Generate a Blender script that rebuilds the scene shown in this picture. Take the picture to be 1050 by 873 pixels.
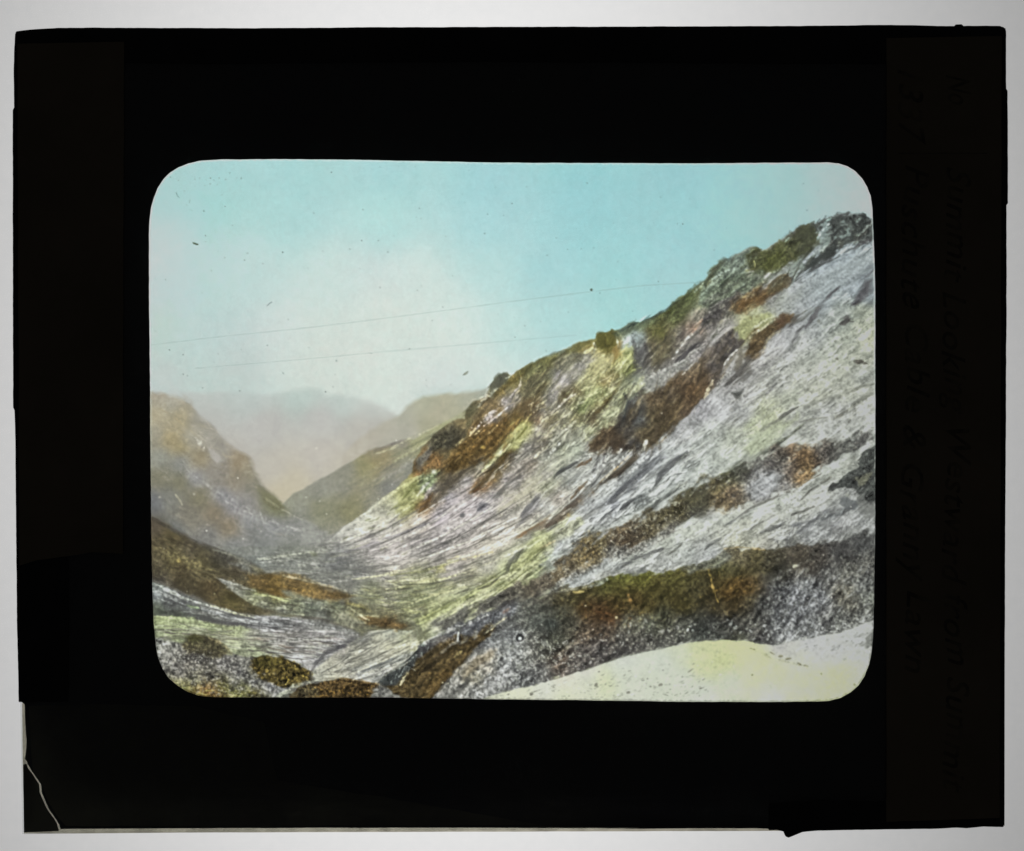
import bpy, bmesh, math, random
import numpy as np

S = bpy.context.scene
for o in list(bpy.data.objects): bpy.data.objects.remove(o)
C = S.collection
MM = 1e-3
def X_(px): return (px-525.0)*1e-4          # 0.1 mm of the slide per step
def Y_(py): return (436.5-py)*1e-4

# ---------------------------------------------------------------- camera, light, exposure
FILM_Z = 1.35*MM
cd = bpy.data.cameras.new("Camera"); cam = bpy.data.objects.new("Camera", cd); C.objects.link(cam)
D = 0.60
cam.location = (0, 0, FILM_Z+D); cam.rotation_euler = (0, 0, 0)
cd.sensor_width = 36; cd.sensor_fit = 'HORIZONTAL'; cd.lens = 36*D/0.1050; cd.clip_start = .01; cd.clip_end = 20
S.camera = cam
S.view_settings.view_transform = 'Standard'; S.view_settings.look = 'None'; S.view_settings.exposure = 0; S.view_settings.gamma = 1
S.render.resolution_x = 1024; S.render.resolution_y = 851
W = bpy.data.worlds.new("World"); S.world = W; W.use_nodes = True
bg = W.node_tree.nodes['Background']; bg.inputs[0].default_value = (.95, .97, 1, 1); bg.inputs[1].default_value = .011   # a dark room
# the long lamp inside the light table, under its opal sheet
LAMP_X, LAMP_Y, LAMP_Z, LAMP_SX, LAMP_SY = X_(455), .004, .080, .03, .15
ld = bpy.data.lights.new("backlight_tube", 'AREA'); ld.shape = 'RECTANGLE'; ld.size = LAMP_SX; ld.size_y = LAMP_SY; ld.energy = 0.1187; ld.color = (1, .985, .965)
lo = bpy.data.objects.new("backlight_tube", ld); C.objects.link(lo); lo.location = (LAMP_X, LAMP_Y, -LAMP_Z); lo.rotation_euler = (math.pi, 0, 0)

# ---------------------------------------------------------------- helpers
def tag(o, label=None, cat=None, group=None, kind=None):
    for k, v in (('label', label), ('category', cat), ('group', group), ('kind', kind)):
        if v: o[k] = v
    return o
def mat(name, build):
    m = bpy.data.materials.new(name); m.use_nodes = True; nt = m.node_tree; nt.nodes.clear()
    out = nt.nodes.new('ShaderNodeOutputMaterial'); build(nt, out); return m
def node(nt, t, **k):
    n = nt.nodes.new(t)
    for a, v in k.items():
        if a.startswith('i_'): n.inputs[a[2:].replace('_', ' ')].default_value = v
        else: setattr(n, a, v)
    return n
def paper(name, c0, c1, rough=.75, scale=90., spec=.25, bump=.25):
    def b(nt, out):
        tc = node(nt, 'ShaderNodeTexCoord'); n1 = node(nt, 'ShaderNodeTexNoise', i_Scale=scale, i_Detail=6., i_Roughness=.6); n2 = node(nt, 'ShaderNodeTexNoise', i_Scale=2600., i_Detail=3.)
        nt.links.new(tc.outputs['Object'], n1.inputs['Vector']); nt.links.new(tc.outputs['Object'], n2.inputs['Vector'])
        r = node(nt, 'ShaderNodeValToRGB'); r.color_ramp.elements[0].position = .38; r.color_ramp.elements[1].position = .64
        r.color_ramp.elements[0].color = (*c0, 1); r.color_ramp.elements[1].color = (*c1, 1)
        nt.links.new(n1.outputs[0], r.inputs[0])
        bp = node(nt, 'ShaderNodeBump', i_Strength=bump, i_Distance=2e-5); nt.links.new(n2.outputs[0], bp.inputs['Height'])
        p = node(nt, 'ShaderNodeBsdfPrincipled', i_Roughness=rough, i_Specular_IOR_Level=spec); nt.links.new(r.outputs[0], p.inputs['Base Color']); nt.links.new(bp.outputs[0], p.inputs['Normal'])
        nt.links.new(p.outputs[0], out.inputs[0])
    return mat(name, b)
def clear_sheet(name, col, scale=3000., var=.25):
    def b(nt, out):
        tc = node(nt, 'ShaderNodeTexCoord'); n1 = node(nt, 'ShaderNodeTexNoise', i_Scale=scale, i_Detail=4.)
        nt.links.new(tc.outputs['Object'], n1.inputs['Vector'])
        r = node(nt, 'ShaderNodeValToRGB'); r.color_ramp.elements[0].position = .35; r.color_ramp.elements[1].position = .65
        r.color_ramp.elements[0].color = (*[c*(1-var) for c in col], 1); r.color_ramp.elements[1].color = (*[min(c*(1+var), 1) for c in col], 1)
        nt.links.new(n1.outputs[0], r.inputs[0]); t = node(nt, 'ShaderNodeBsdfTransparent'); nt.links.new(r.outputs[0], t.inputs[0]); nt.links.new(t.outputs[0], out.inputs[0])
    return mat(name, b)
def obj(name, me, m, parent=None):
    o = bpy.data.objects.new(name, me); C.objects.link(o)
    if m: me.materials.append(m)
    if parent: o.parent = parent
    return o
R = random.Random(3)
def rag(P, step=6., amp=.35, close=True, seed=1):     # subdivide an outline and fray it a little
    r = random.Random(seed); out = []; n = len(P); last = n if close else n-1; a1 = 0
    for i in range(last):
        (x0, y0), (x1, y1) = P[i], P[(i+1) % n]; L = math.hypot(x1-x0, y1-y0); k = max(1, int(L/step))
        for j in range(k):
            t = j/k; a1 = a1*.6+r.uniform(-amp, amp)*.6; q = a1 if j else a1*.4
            out.append((x0+(x1-x0)*t+(y1-y0)/(L+1e-6)*q, y0+(y1-y0)*t-(x1-x0)/(L+1e-6)*q))
    if not close: out.append(P[-1])
    return out
def slab(name, outer, z0, z1, m, parent=None, hole=None):
    bm = bmesh.new(); loops = [outer]+([hole] if hole else [])
    edges = []
    for P in loops:
        vs = [bm.verts.new((X_(x), Y_(y), z0)) for x, y in P]
        edges += [bm.edges.new((vs[i], vs[(i+1) % len(vs)])) for i in range(len(vs))]
    if hole:
        bmesh.ops.triangle_fill(bm, edges=edges, use_beauty=True)
    else:
        bm.faces.new(bm.verts[:]); bmesh.ops.triangulate(bm, faces=bm.faces[:])
    g = bmesh.ops.extrude_face_region(bm, geom=bm.faces[:])
    for v in g['geom']:
        if isinstance(v, bmesh.types.BMVert): v.co.z = z1
    bmesh.ops.recalc_face_normals(bm, faces=bm.faces[:])
    me = bpy.data.meshes.new(name); bm.to_mesh(me); bm.free()
    return obj(name, me, m, parent)
def P2(s): return [tuple(float(v) for v in q.split(',')) for q in s.split()]

# ---------------------------------------------------------------- the light table the slide lies on
def b_opal(nt, out):
    tc = node(nt, 'ShaderNodeTexCoord'); n1 = node(nt, 'ShaderNodeTexNoise', i_Scale=900., i_Detail=5.); nt.links.new(tc.outputs['Object'], n1.inputs['Vector'])
    r = node(nt, 'ShaderNodeValToRGB'); r.color_ramp.elements[0].color = (.86, .875, .89, 1); r.color_ramp.elements[1].color = (.93, .935, .945, 1); nt.links.new(n1.outputs[0], r.inputs[0])
    t = node(nt, 'ShaderNodeBsdfTranslucent'); nt.links.new(r.outputs[0], t.inputs[0])
    g = node(nt, 'ShaderNodeBsdfDiffuse'); g.inputs[0].default_value = (.25, .25, .25, 1)
    a = node(nt, 'ShaderNodeMixShader', i_Fac=.2); nt.links.new(t.outputs[0], a.inputs[1]); nt.links.new(g.outputs[0], a.inputs[2]); nt.links.new(a.outputs[0], out.inputs[0])
M_opal = mat('opal_diffuser', b_opal); M_case = paper('grey_enamel', (.35, .36, .37), (.38, .39, .40), .4)
lt = bpy.data.objects.new('light_table', None); C.objects.link(lt)
tag(lt, 'backlit white opal surface of a light table under the glass slide', 'light table', kind='structure')
def quad(name, x0, y0, x1, y1, z, m, parent):
    me = bpy.data.meshes.new(name); me.from_pydata([(x0, y0, z), (x1, y0, z), (x1, y1, z), (x0, y1, z)], [], [(0, 1, 2, 3)]); return obj(name, me, m, parent)
quad('diffuser_sheet', -.16, -.13, .16, .13, 0, M_opal, lt)
bm = bmesh.new()
for x0, x1, y0, y1 in ((-.18, -.1605, -.15, .15), (.1605, .18, -.15, .15), (-.1605, .1605, -.15, -.1305), (-.1605, .1605, .1305, .15)):
    bmesh.ops.create_cube(bm, size=1, matrix=__import__('mathutils').Matrix.Translation(((x0+x1)/2, (y0+y1)/2, -.05)) @ __import__('mathutils').Matrix.Diagonal((x1-x0, y1-y0, .106, 1)))
bmesh.ops.bevel(bm, geom=bm.edges[:], offset=.0015, segments=2)
me = bpy.data.meshes.new('housing'); bm.to_mesh(me); bm.free(); obj('housing', me, M_case, lt)
quad('housing_floor', -.18, -.15, .18, .15, -.104, M_case, lt)

# ---------------------------------------------------------------- the hand-tinted picture, as dye density on a fine grid
SC = 1.5                                   # grid points per 0.1 mm of the slide
PX0, PY0, PX1, PY1 = 150.0, 158.0, 902.0, 724.0
NW, NH = int((PX1-PX0)*SC)+1, int((PY1-PY0)*SC)+1
gx = PX0+np.arange(NW, dtype=np.float32)/SC
gy = PY0+np.arange(NH, dtype=np.float32)/SC
GX, GY = np.meshgrid(gx, gy)
rng = np.random.RandomState(7)

def sample(a, x, y):
    x = np.clip(x, 0, a.shape[1]-1.001); y = np.clip(y, 0, a.shape[0]-1.001)
    i = x.astype(np.int32); j = y.astype(np.int32); fx = x-i; fy = y-j
    if a.ndim == 3: fx = fx[..., None]; fy = fy[..., None]
    return (a[j, i]*(1-fx)+a[j, i+1]*fx)*(1-fy)+(a[j+1, i]*(1-fx)+a[j+1, i+1]*fx)*fy
def vnoise(s, seed, ang=0, stretch=1):
    r = np.random.RandomState(seed); c, n = np.cos(np.radians(ang)), np.sin(np.radians(ang))
    u = (GX*c-GY*n)/(s*stretch); v = (GX*n+GY*c)/s
    u = u-u.min(); v = v-v.min()
    g = r.rand(int(v.max())+3, int(u.max())+3).astype(np.float32)
    fu, fv = u-np.floor(u), v-np.floor(v)
    u = np.floor(u)+fu*fu*(3-2*fu); v = np.floor(v)+fv*fv*(3-2*fv)
    a = sample(g, u, v)-.5
    return a/(a.std()+1e-6)
def fbm(s, seed, octs=4, ang=0, stretch=1, gain=.6):
    t = 0; a = 1
    for k in range(octs):
        t = t+a*vnoise(s/2**k, seed+k*17, ang, stretch); a *= gain
    return t/t.std()
def ss(e0, e1, x):
    t = np.clip((x-e0)/(e1-e0), 0, 1); return t*t*(3-2*t)
def shep(pts, pw=2.0, s=14.0):
    cx = np.linspace(PX0, PX1, 150, dtype=np.float32); cy = np.linspace(PY0, PY1, 113, dtype=np.float32)
    X, Y = np.meshgrid(cx, cy); num = 0; den = 0
    for x, y, c in pts:
        w = 1/((X-x)**2+(Y-y)**2+s*s)**pw; w = w/(1/(s*s)**pw)+1e-12
        num = num+w[..., None]*np.array(c, np.float32); den = den+w[..., None] if np.ndim(den) or 1 else 0
    a = (num/den).astype(np.float32)
    out = sample(a, (GX-PX0)/(PX1-PX0)*149, (GY-PY0)/(PY1-PY0)*112)
    return out/255. if np.ndim(pts[0][2]) else out[..., 0]
def shep1(pts, pw=1.6, s=14.0):
    return shep([(x, y, [c]) for x, y, c in pts], pw, s)[..., 0]*255.

img = np.zeros((NH, NW, 3), np.float32)
N4 = fbm(4, 11, 3); N10 = fbm(11, 12, 4); N30 = fbm(34, 13, 5); G1 = vnoise(1.3, 14, 31); G2 = vnoise(2.0, 15, 17)+vnoise(2.1, 65, 58); G3 = vnoise(3.1, 16, 40)+vnoise(3.3, 66, -22)
GR = (G1*.35+G2*.7+G3*.45); GR /= GR.std()
ANG = shep1([(600,400,48),(520,420,50),(700,400,52),(750,330,42),(850,300,38),(870,250,42),(850,400,35),(750,450,36),(800,420,36),(650,480,42),(560,500,38),
 (400,540,31),(440,530,36),(480,540,34),(420,574,20),(382,562,20),(350,562,12),(450,596,13),(500,583,20),(540,558,32),(392,602,-2),(350,588,-5),(340,600,-8),(380,620,-14),(600,560,35),(800,530,30),(850,600,58),(780,620,55),(650,650,60),(500,620,32),(540,590,36),(480,618,33),(450,632,34),(425,645,30),
 (700,520,38),(200,480,-38),(260,520,-34),(170,440,-45),(200,560,-26),(250,620,-18),(200,645,-3),(300,650,-5),(380,590,-10),(400,610,-12),(400,665,26),(405,655,26),
 (330,500,28),(400,460,32),(440,440,35),(330,610,-12),(200,600,-24),(160,590,-24),(700,560,30),(450,690,52),(250,700,-25),(350,710,0),(650,700,20)])
def lic(noise, n=12, step=1.0, flip=0):
    th = np.radians(ANG+flip); dx = np.cos(th)*step*SC; dy = -np.sin(th)*step*SC
    jx = (GX-PX0)*SC; jy = (GY-PY0)*SC; acc = noise.copy()
    for s in (1, -1):
        x = jx.copy(); y = jy.copy()
        for k in range(n):
            xi = np.clip(x, 0, NW-1).astype(np.int32); yi = np.clip(y, 0, NH-1).astype(np.int32)
            x += s*dx[yi, xi]; y += s*dy[yi, xi]
            acc += sample(noise, x, y)*(1-k/n)
    acc -= acc.mean(); return acc/acc.std()
L1 = lic(vnoise(1.5, 21), 12, .9)
L2 = lic(vnoise(3.2, 22), 14, 1.6)
L3 = lic(vnoise(7.0, 23), 12, 3.0)
LS = lic(vnoise(1.6, 24), 4, .8)           # short strokes
LA = (L1*.6+L2*.8+L3*.5); LA /= LA.std()
def emboss(f, k):                          # slopes of a streaky surface turned to and from the light
    e = np.roll(np.roll(f, -k, 0), -k, 1)-np.roll(np.roll(f, k, 0), k, 1); return e/e.std()
M1 = lic(vnoise(2.2, 25), 5, 1.0); M2 = lic(vnoise(4.5, 26), 6, 1.6); M3 = lic(vnoise(9, 27), 7, 3)
EM = emboss(M1, 1)*.7+emboss(M2, 1)*.8+emboss(M3, 2)*.5+GR*.5; EM /= EM.std(); EM = np.clip(EM, -2.6, 2.8)
LB = lic(vnoise(8.5, 28), 16, 3.5); LC = lic(vnoise(4.5, 29), 16, 3.0)      # long gullies
EDGE = M2*.55+M3*.5+M1*.3+N10*.25; EDGE /= EDGE.std()

def sdist(P, x, y):
    d = np.full(x.shape, 1e9, np.float32); ins = np.zeros(x.shape, bool); n = len(P)
    for i in range(n):
        ax, ay = P[i]; bx, by = P[(i+1) % n]; ex, ey = bx-ax, by-ay
        t = np.clip(((x-ax)*ex+(y-ay)*ey)/(ex*ex+ey*ey+1e-9), 0, 1)
        d = np.minimum(d, (x-ax-t*ex)**2+(y-ay-t*ey)**2)
        if ay != by:
            ins ^= ((ay > y) != (by > y)) & (x < (bx-ax)*(y-ay)/(by-ay)+ax)
    d = np.sqrt(d); return np.where(ins, d, -d)
def window(P, m):
    xs = [p[0] for p in P]; ys = [p[1] for p in P]
    i0 = max(int((min(xs)-m-PX0)*SC), 0); i1 = min(int((max(xs)+m-PX0)*SC)+2, NW)
    j0 = max(int((min(ys)-m-PY0)*SC), 0); j1 = min(int((max(ys)+m-PY0)*SC)+2, NH)
    return slice(j0, j1), slice(i0, i1)
def P_(s):                                  # "x,y x,y ..." -> points
    return [tuple(float(v) for v in q.split(',')) for q in s.split()]
SK = [1., 1.]                              # how soft and how ragged the edges of the dabs are
def mask(P, soft, rough):
    soft, rough = soft*SK[0], rough*SK[1]
    w = window(P, soft+rough*2.5)
    if w[0].stop <= w[0].start or w[1].stop <= w[1].start: return w, None
    d = sdist(P, GX[w], GY[w])
    if rough: d = d+rough*(.9*EDGE[w]+.3*N4[w]+.15*GR[w])
    return w, ss(-soft*1.25, soft*1.25, d)
def patch(P, col, a=1., soft=1.2, rough=1.5, st=.0, gr=.0, sh=.0, lo=0., mod=None):
    """fill an outline: st long streaks, gr grain, sh short strokes, lo broad mottling"""
    if isinstance(P, str): P = P_(P)
    w, m = mask(P, soft, rough)
    if m is None: return
    c = col[w] if isinstance(col, np.ndarray) else np.array(col, np.float32)/255.
    if lo == 0 and gr+sh > .05: lo = .07
    t = 1+st*(.3*LA[w]-.9*np.maximum(LA[w]-1.0, 0)+.15)+gr*.62*GR[w]+(sh*.85+st*.8)*EM[w]+lo*N10[w]
    c = np.clip(c*t[..., None], .03, .97)
    m = (m*a)[..., None]; img[w] = img[w]*(1-m)+c*m
def stroke(P, wd, col, a=1., soft=.8, rough=.5, w2=None, gr=.1):
    """a brush line, tapering from wd to w2"""
    if isinstance(P, str): P = P_(P)
    w2 = wd if w2 is None else w2; w = window(P, max(wd, w2)+soft+rough*3+1)
    if w[0].stop <= w[0].start or w[1].stop <= w[1].start: return
    x, y = GX[w], GY[w]; n = len(P)-1; best = np.full(x.shape, -1e9, np.float32)
    for i in range(n):
        ax, ay = P[i]; bx, by = P[i+1]; ex, ey = bx-ax, by-ay
        t = np.clip(((x-ax)*ex+(y-ay)*ey)/(ex*ex+ey*ey+1e-9), 0, 1)
        d = np.sqrt((x-ax-t*ex)**2+(y-ay-t*ey)**2)
        u = (i+t)/n; hw = (wd+(w2-wd)*u)/2
        if gr > 0: hw = hw*np.minimum(1, np.minimum(.25+2.6*u, .25+2.6*(1-u)))+.1
        best = np.maximum(best, hw-d)
    if rough: best = best+rough*(.7+.16*wd)*(EDGE[w]*.45+M1[w]*.25+GR[w]*.3)+.1
    m = (ss(-soft*1.1-.05*wd, soft*.5+.12*wd, best)*a)
    if gr > 0: m = m*np.clip(.9+.13*LA[w]+.08*GR[w], .4, 1)
    m = m[..., None]
    q = float(sum(col))/3; k = 1+.13*ss(115, 165, q)-.14*ss(125, 90, q) if q > 90 else .86
    c = np.clip(np.array(col, np.float32)*min(k, 236/(q+1))/255.*(1+gr*(.6*GR[w]+.8*EM[w]))[..., None], .02, .98)
    img[w] = img[w]*(1-m)+c*m
def accents(P, n, ln, wd, amp=.3, jit=14, seed=0, ang=None):   # small ledges: a lit side and a shaded side to each
    P = P_(P) if isinstance(P, str) else P; r = np.random.RandomState(seed+77); xs = [p[0] for p in P]; ys = [p[1] for p in P]; k = t_ = 0
    while k < n and t_ < n*20:
        t_ += 1; x = r.uniform(min(xs), max(xs)); y = r.uniform(min(ys), max(ys))
        if not inside(P, x, y): continue
        j = int(np.clip((y-PY0)*SC, 0, NH-1)); i = int(np.clip((x-PX0)*SC, 0, NW-1)); k += 1
        th = np.radians((ANG[j, i] if ang is None else ang)+r.normal()*jit); c, s_ = np.cos(th), -np.sin(th)
        L = ln*r.lognormal(0, .55); wd_ = wd*r.uniform(.6, 1.5); b = r.normal()*.06*L; a = amp*r.uniform(.4, 1.2)
        pts = [(x-c*L/2, y-s_*L/2), (x+s_*b, y-c*b), (x+c*L/2, y+s_*L/2)]; w = window(pts, wd_*2+3)
        if w[0].stop <= w[0].start or w[1].stop <= w[1].start: continue
        X, Y = GX[w], GY[w]; d2 = np.full(X.shape, 1e9, np.float32); side = np.zeros(X.shape, np.float32)
        for (ax, ay), (bx, by) in zip(pts, pts[1:]):
            ex, ey = bx-ax, by-ay; t = np.clip(((X-ax)*ex+(Y-ay)*ey)/(ex*ex+ey*ey+1e-9), 0, 1)
            q = (X-ax-t*ex)**2+(Y-ay-t*ey)**2; sd = ((X-ax)*ey-(Y-ay)*ex)/np.sqrt(ex*ex+ey*ey+1e-9)
            side = np.where(q < d2, sd, side); d2 = np.minimum(d2, q)
        p = np.clip(side/wd_, -1.6, 1.6)*np.exp(-d2/(wd_*wd_*1.1)+.4)
        img[w] = np.clip(img[w]*(1+a*p*(1+.15*EDGE[w]))[..., None], .04, .9)
def inside(P, x, y):
    r = False; n = len(P)
    for i in range(n):
        ax, ay = P[i]; bx, by = P[(i+1) % n]
        if (ay > y) != (by > y) and x < (bx-ax)*(y-ay)/(by-ay)+ax: r = not r
    return r
def dashes(P, n, ln, wd, cols, a=.7, jit=12, ang=None, seed=0, soft=.6, bend=0.15):
    """n short pen-like marks scattered in an outline, following the lie of the land"""
    if isinstance(P, str): P = P_(P)
    r = np.random.RandomState(seed+991); xs = [p[0] for p in P]; ys = [p[1] for p in P]; k = 0; tries = 0
    while k < n and tries < n*20:
        tries += 1
        x = r.uniform(min(xs), max(xs)); y = r.uniform(min(ys), max(ys))
        if not inside(P, x, y): continue
        j = int(np.clip((y-PY0)*SC, 0, NH-1)); i = int(np.clip((x-PX0)*SC, 0, NW-1))
        th = np.radians((ANG[j, i] if ang is None else ang)+r.normal()*jit)
        L = ln*r.lognormal(0, .5); c, s = np.cos(th), -np.sin(th); b = r.normal()*bend*L
        pts = [(x-c*L/2, y-s*L/2), (x+s*b*.5, y-c*b*.5), (x+c*L/2, y+s*L/2)]
        w = wd*r.uniform(.5, 1.4)
        w *= r.lognormal(0, .3); stroke(pts, w, cols[r.randint(len(cols))], .8*a*r.uniform(.35, 1), soft, .25, w*r.uniform(.2, .8), .05); k += 1
def tint(P, col, a, soft=8, rough=2):       # a wash of dye: multiplies
    if isinstance(P, str): P = P_(P)
    w, m = mask(P, soft, rough); c = np.array(col, np.float32)/255.
    img[w] *= 1-(m*a)[..., None]*(1-c)
def blob(x, y, r, col, a=1, soft=2, rough=.5, asp=1., ang=0):
    t = np.radians(ang); P = []
    for k in range(14):
        q = k*2*np.pi/14; u, v = r*np.cos(q), r*asp*np.sin(q)
        P.append((x+u*np.cos(t)+v*np.sin(t), y-u*np.sin(t)+v*np.cos(t)))
    patch(P, col, a, soft, rough)
def speck(P, dens, col, a=.8, th=1.2, seed=31, sz=1.6, el=0):   # stones or snow grains standing out of the grain
    if isinstance(P, str): P = P_(P)
    w, m = mask(P, 4, 4); q = ((vnoise(sz*1.5, seed, 29)+.7*vnoise(sz*1.3, seed+400, 64))[w]/1.22*.8+LS[w]*el)/np.sqrt(.64+el*el)
    k = (ss(th, th+.8, q)*m*a*dens)[..., None]; img[w] = img[w]*(1-k)+np.array(col, np.float32)/255.*k

# ---- sky
img[:] = shep([(165,185,(160,203,200)),(160,260,(184,212,208)),(220,200,(158,208,206)),(300,190,(158,208,207)),(300,220,(166,212,210)),(400,185,(158,209,209)),(400,225,(172,216,214)),
 (500,190,(153,208,210)),(500,235,(162,213,214)),(600,185,(142,202,207)),(600,230,(146,206,209)),(700,185,(143,198,203)),(700,230,(147,202,206)),(800,190,(150,196,199)),(860,190,(162,194,195)),(880,215,(170,192,191)),
 (160,330,(182,203,194)),(200,300,(178,210,206)),(260,280,(184,213,209)),(340,290,(196,217,212)),(420,290,(202,221,214)),(460,320,(203,222,215)),(500,280,(178,217,214)),(560,270,(158,210,211)),(640,270,(150,206,209)),(730,245,(151,203,205)),
 (200,350,(182,207,202)),(300,340,(200,215,209)),(400,350,(206,220,212)),(470,360,(207,220,213)),(520,345,(184,218,213)),(570,325,(168,213,211)),(640,305,(158,210,209)),(690,290,(156,208,207)),
 (170,390,(184,196,192)),(240,390,(186,200,196)),(330,380,(202,212,205)),(420,400,(204,214,206)),(460,395,(203,215,209)),(490,385,(203,218,212)),(500,400,(203,216,210)),(350,400,(200,210,203)),(400,320,(208,219,210)),(380,370,(211,217,209)),(450,345,(211,219,211)),(330,362,(206,214,206))], 2.0, 30)
g_ = img.mean(2, keepdims=True); img[:] = g_+(img-g_)*.83+.008
img *= (1+.004*GR+.003*N30+.003*N10)[..., None]
img[..., 0] += .003*vnoise(5, 51); img[..., 1] += .003*vnoise(60, 52)
# ---- far ridge lost in haze
haze = shep([(180,420,(182,184,180)),(200,430,(183,182,177)),(255,412,(182,189,185)),(310,404,(172,189,183)),(350,412,(178,190,185)),(270,440,(184,180,176)),(330,430,(186,183,179)),(330,470,(190,181,173)),
 (300,500,(196,182,160)),(290,510,(196,180,155)),(385,420,(184,186,181)),(370,445,(184,178,170)),(390,440,(180,174,164)),(280,480,(187,178,168)),(240,470,(184,177,170)),(345,480,(190,179,164))], 2, 14)
haze *= (1+.004*GR+.006*N10)[..., None]
patch('150,401 200,403 240,402 262,405 280,404 290,402 300,399 310,399 318,398 328,401 333,406 345,404 356,407 368,409 380,413 390,418 400,421 409,427 380,470 300,520 150,560', haze, .55, 3.4, .7)
patch('150,415 220,418 260,412 340,416 385,424 400,430 380,470 300,520 150,560', haze, .85, 12, 1)
patch('420,402 455,397 480,396 500,392 500,410 430,410', (190,206,200), .35, 3, 1)
# ---- middle hills
hillA = shep([(410,425,(172,170,152)),(437,410,(170,170,145)),(450,425,(176,168,142)),(480,410,(165,165,145)),(470,425,(170,166,138)),(500,404,(158,162,148)),(400,440,(176,170,155)),(380,452,(180,172,158)),(420,445,(168,163,148)),(360,465,(183,174,160)),(440,440,(165,160,130))], 2, 10)
patch('350,470 365,452 380,441 395,432 409,426 417,417 426,411 434,407 445,405 458,404 470,404 478,402 488,401 500,399 520,410 480,450 420,480 350,490', hillA, .9, 2.4, .5, gr=.012, lo=.012)
hillB = shep([(292,515,(150,150,132)),(330,500,(148,147,134)),(355,480,(140,138,124)),(385,465,(145,135,115)),(410,453,(138,130,125)),(385,475,(155,140,98)),(395,470,(158,140,105)),(375,478,(145,140,100)),(330,525,(146,145,125)),
 (360,525,(140,136,108)),(370,505,(146,140,116)),(350,500,(146,144,130)),(345,540,(142,140,125)),(400,500,(130,130,125)),(420,480,(140,140,130)),(440,460,(150,150,120)),(430,447,(165,165,125)),(455,437,(172,172,125)),(470,430,(165,165,130)),(400,485,(145,142,128)),(410,465,(152,150,120)),(310,530,(142,142,130)),(385,520,(138,136,122)),(430,455,(160,160,112))], 2, 8)
patch('288,518 300,507 315,499 330,490 345,482 360,473 375,464 385,459 400,456 414,451 425,450 445,438 462,430 478,421 520,420 480,500 400,540 350,560 300,540', hillB, 1, 1.1, .5, st=.014, gr=.022, lo=.015)
stroke('384,462 398,457 412,452', 2.6, (125,116,112), .7, 1, .4, .6)
stroke('382,466 400,461 420,450 448,437', 1.2, (190,188,150), .4, 1, .4)
stroke('399,470 430,453 470,433', 2.0, (120,120,95), .45, 1, .4)
stroke('404,474 432,458 462,440', 2.6, (182,180,130), .5, 1.2, .6)
stroke('390,485 420,466 440,455', 2, (120,118,112), .4, 1.2, .5); stroke('395,492 425,472', 2.4, (165,160,150), .35, 1.2, .5)
dashes('350,500 400,470 430,450 450,440 440,465 410,495 380,515', 60, 13, 1.2, [(115,113,108),(170,166,150),(168,166,120)], .35, 5, 31, 1)
tint('320,512 365,505 385,530 350,545 315,532', (240,238,215), .5, 8)
for q in [(314,510),(328,514),(402,497),(388,512),(335,527)]: blob(q[0], q[1], .7, (215,215,200), .8, .6, 0)
patch('140,590 250,600 440,600 440,740 140,740', (112,108,104), 1, 3, 1)
# ---- far slopes on the left
lh = shep([(160,410,(165,155,138)),(175,412,(162,155,140)),(160,425,(172,155,128)),(185,430,(168,150,120)),(205,430,(160,152,140)),(175,450,(165,142,105)),(160,445,(158,148,130)),(195,450,(158,150,135)),(215,450,(158,150,140)),
 (185,458,(160,138,100)),(205,470,(155,135,108)),(225,465,(150,142,135)),(245,475,(152,128,105)),(255,482,(145,132,112)),(165,470,(140,140,130)),(185,475,(142,142,138)),(200,490,(145,142,145)),(240,495,(145,130,115)),(225,480,(142,132,125)),
 (262,500,(132,125,112)),(275,510,(125,122,95)),(285,520,(122,120,88)),(255,515,(138,132,132)),(230,510,(140,138,145)),(165,490,(125,118,98)),(185,495,(125,118,95)),(205,510,(128,118,95)),(175,510,(120,118,112)),(158,515,(112,112,118)),(220,525,(138,118,100)),
 (235,540,(142,120,102)),(195,530,(128,118,108)),(255,535,(140,138,142)),(280,540,(140,138,142)),(300,545,(142,140,140)),(320,548,(148,146,142)),(215,550,(125,120,120)),(180,545,(115,115,115)),(240,560,(128,126,128)),(270,560,(126,125,126)),(300,560,(125,124,120)),(240,520,(140,135,142)),(160,540,(95,88,80))], 2, 7)
patch('150,402 160,403 170,403 178,407 188,409 196,413 199,419 203,425 208,430 216,433 221,438 224,445 229,451 235,457 241,460 249,464 256,470 259,478 262,486 268,494 274,502 281,508 289,514 293,521 302,527 318,536 336,545 342,552 330,565 300,575 150,580', lh*.86+lh.mean(2, keepdims=True)*.14+np.array([.012, .016, .006], np.float32), .97, 2.8, .9, st=.02, gr=.022, lo=.025)
stroke('201,449 206,456 210,463', 3, (190,185,175), .6, 1.6, .8, 2)
patch('214,459 220,461 226,468 229,473 222,474 216,468', (185,180,176), .6, 1.5, .8)
stroke('187,482 205,494 225,508 245,520 270,533 300,545', 5, (148,147,146), .25, 3, 1, 8)
stroke('190,480 215,500 245,517 275,530', 1.4, (165,163,160), .2, 1, .5)
stroke('228,513 252,524 285,537 320,547', 1.2, (175,170,165), .3, 1, .5); stroke('272,511 290,523 310,533', 1, (175,170,155), .4, .8, .4)
stroke('180,507 184,512 187,518', 1.8, (172,165,140), .8, .8, .3, 1.2); blob(164,510,1.3,(185,180,165),.7,1,.3); blob(199,507,1,(180,175,160),.7,1,.3)
patch('262,498 268,500 284,513 292,521 282,522 270,515', (112,108,78), .5, 2.5, 1.2, st=.1)
dashes('156,480 200,490 250,530 300,550 240,555 160,535', 80, 11, 1.0, [(114,110,100),(156,154,148),(150,140,120)], .22, 7)
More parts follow.
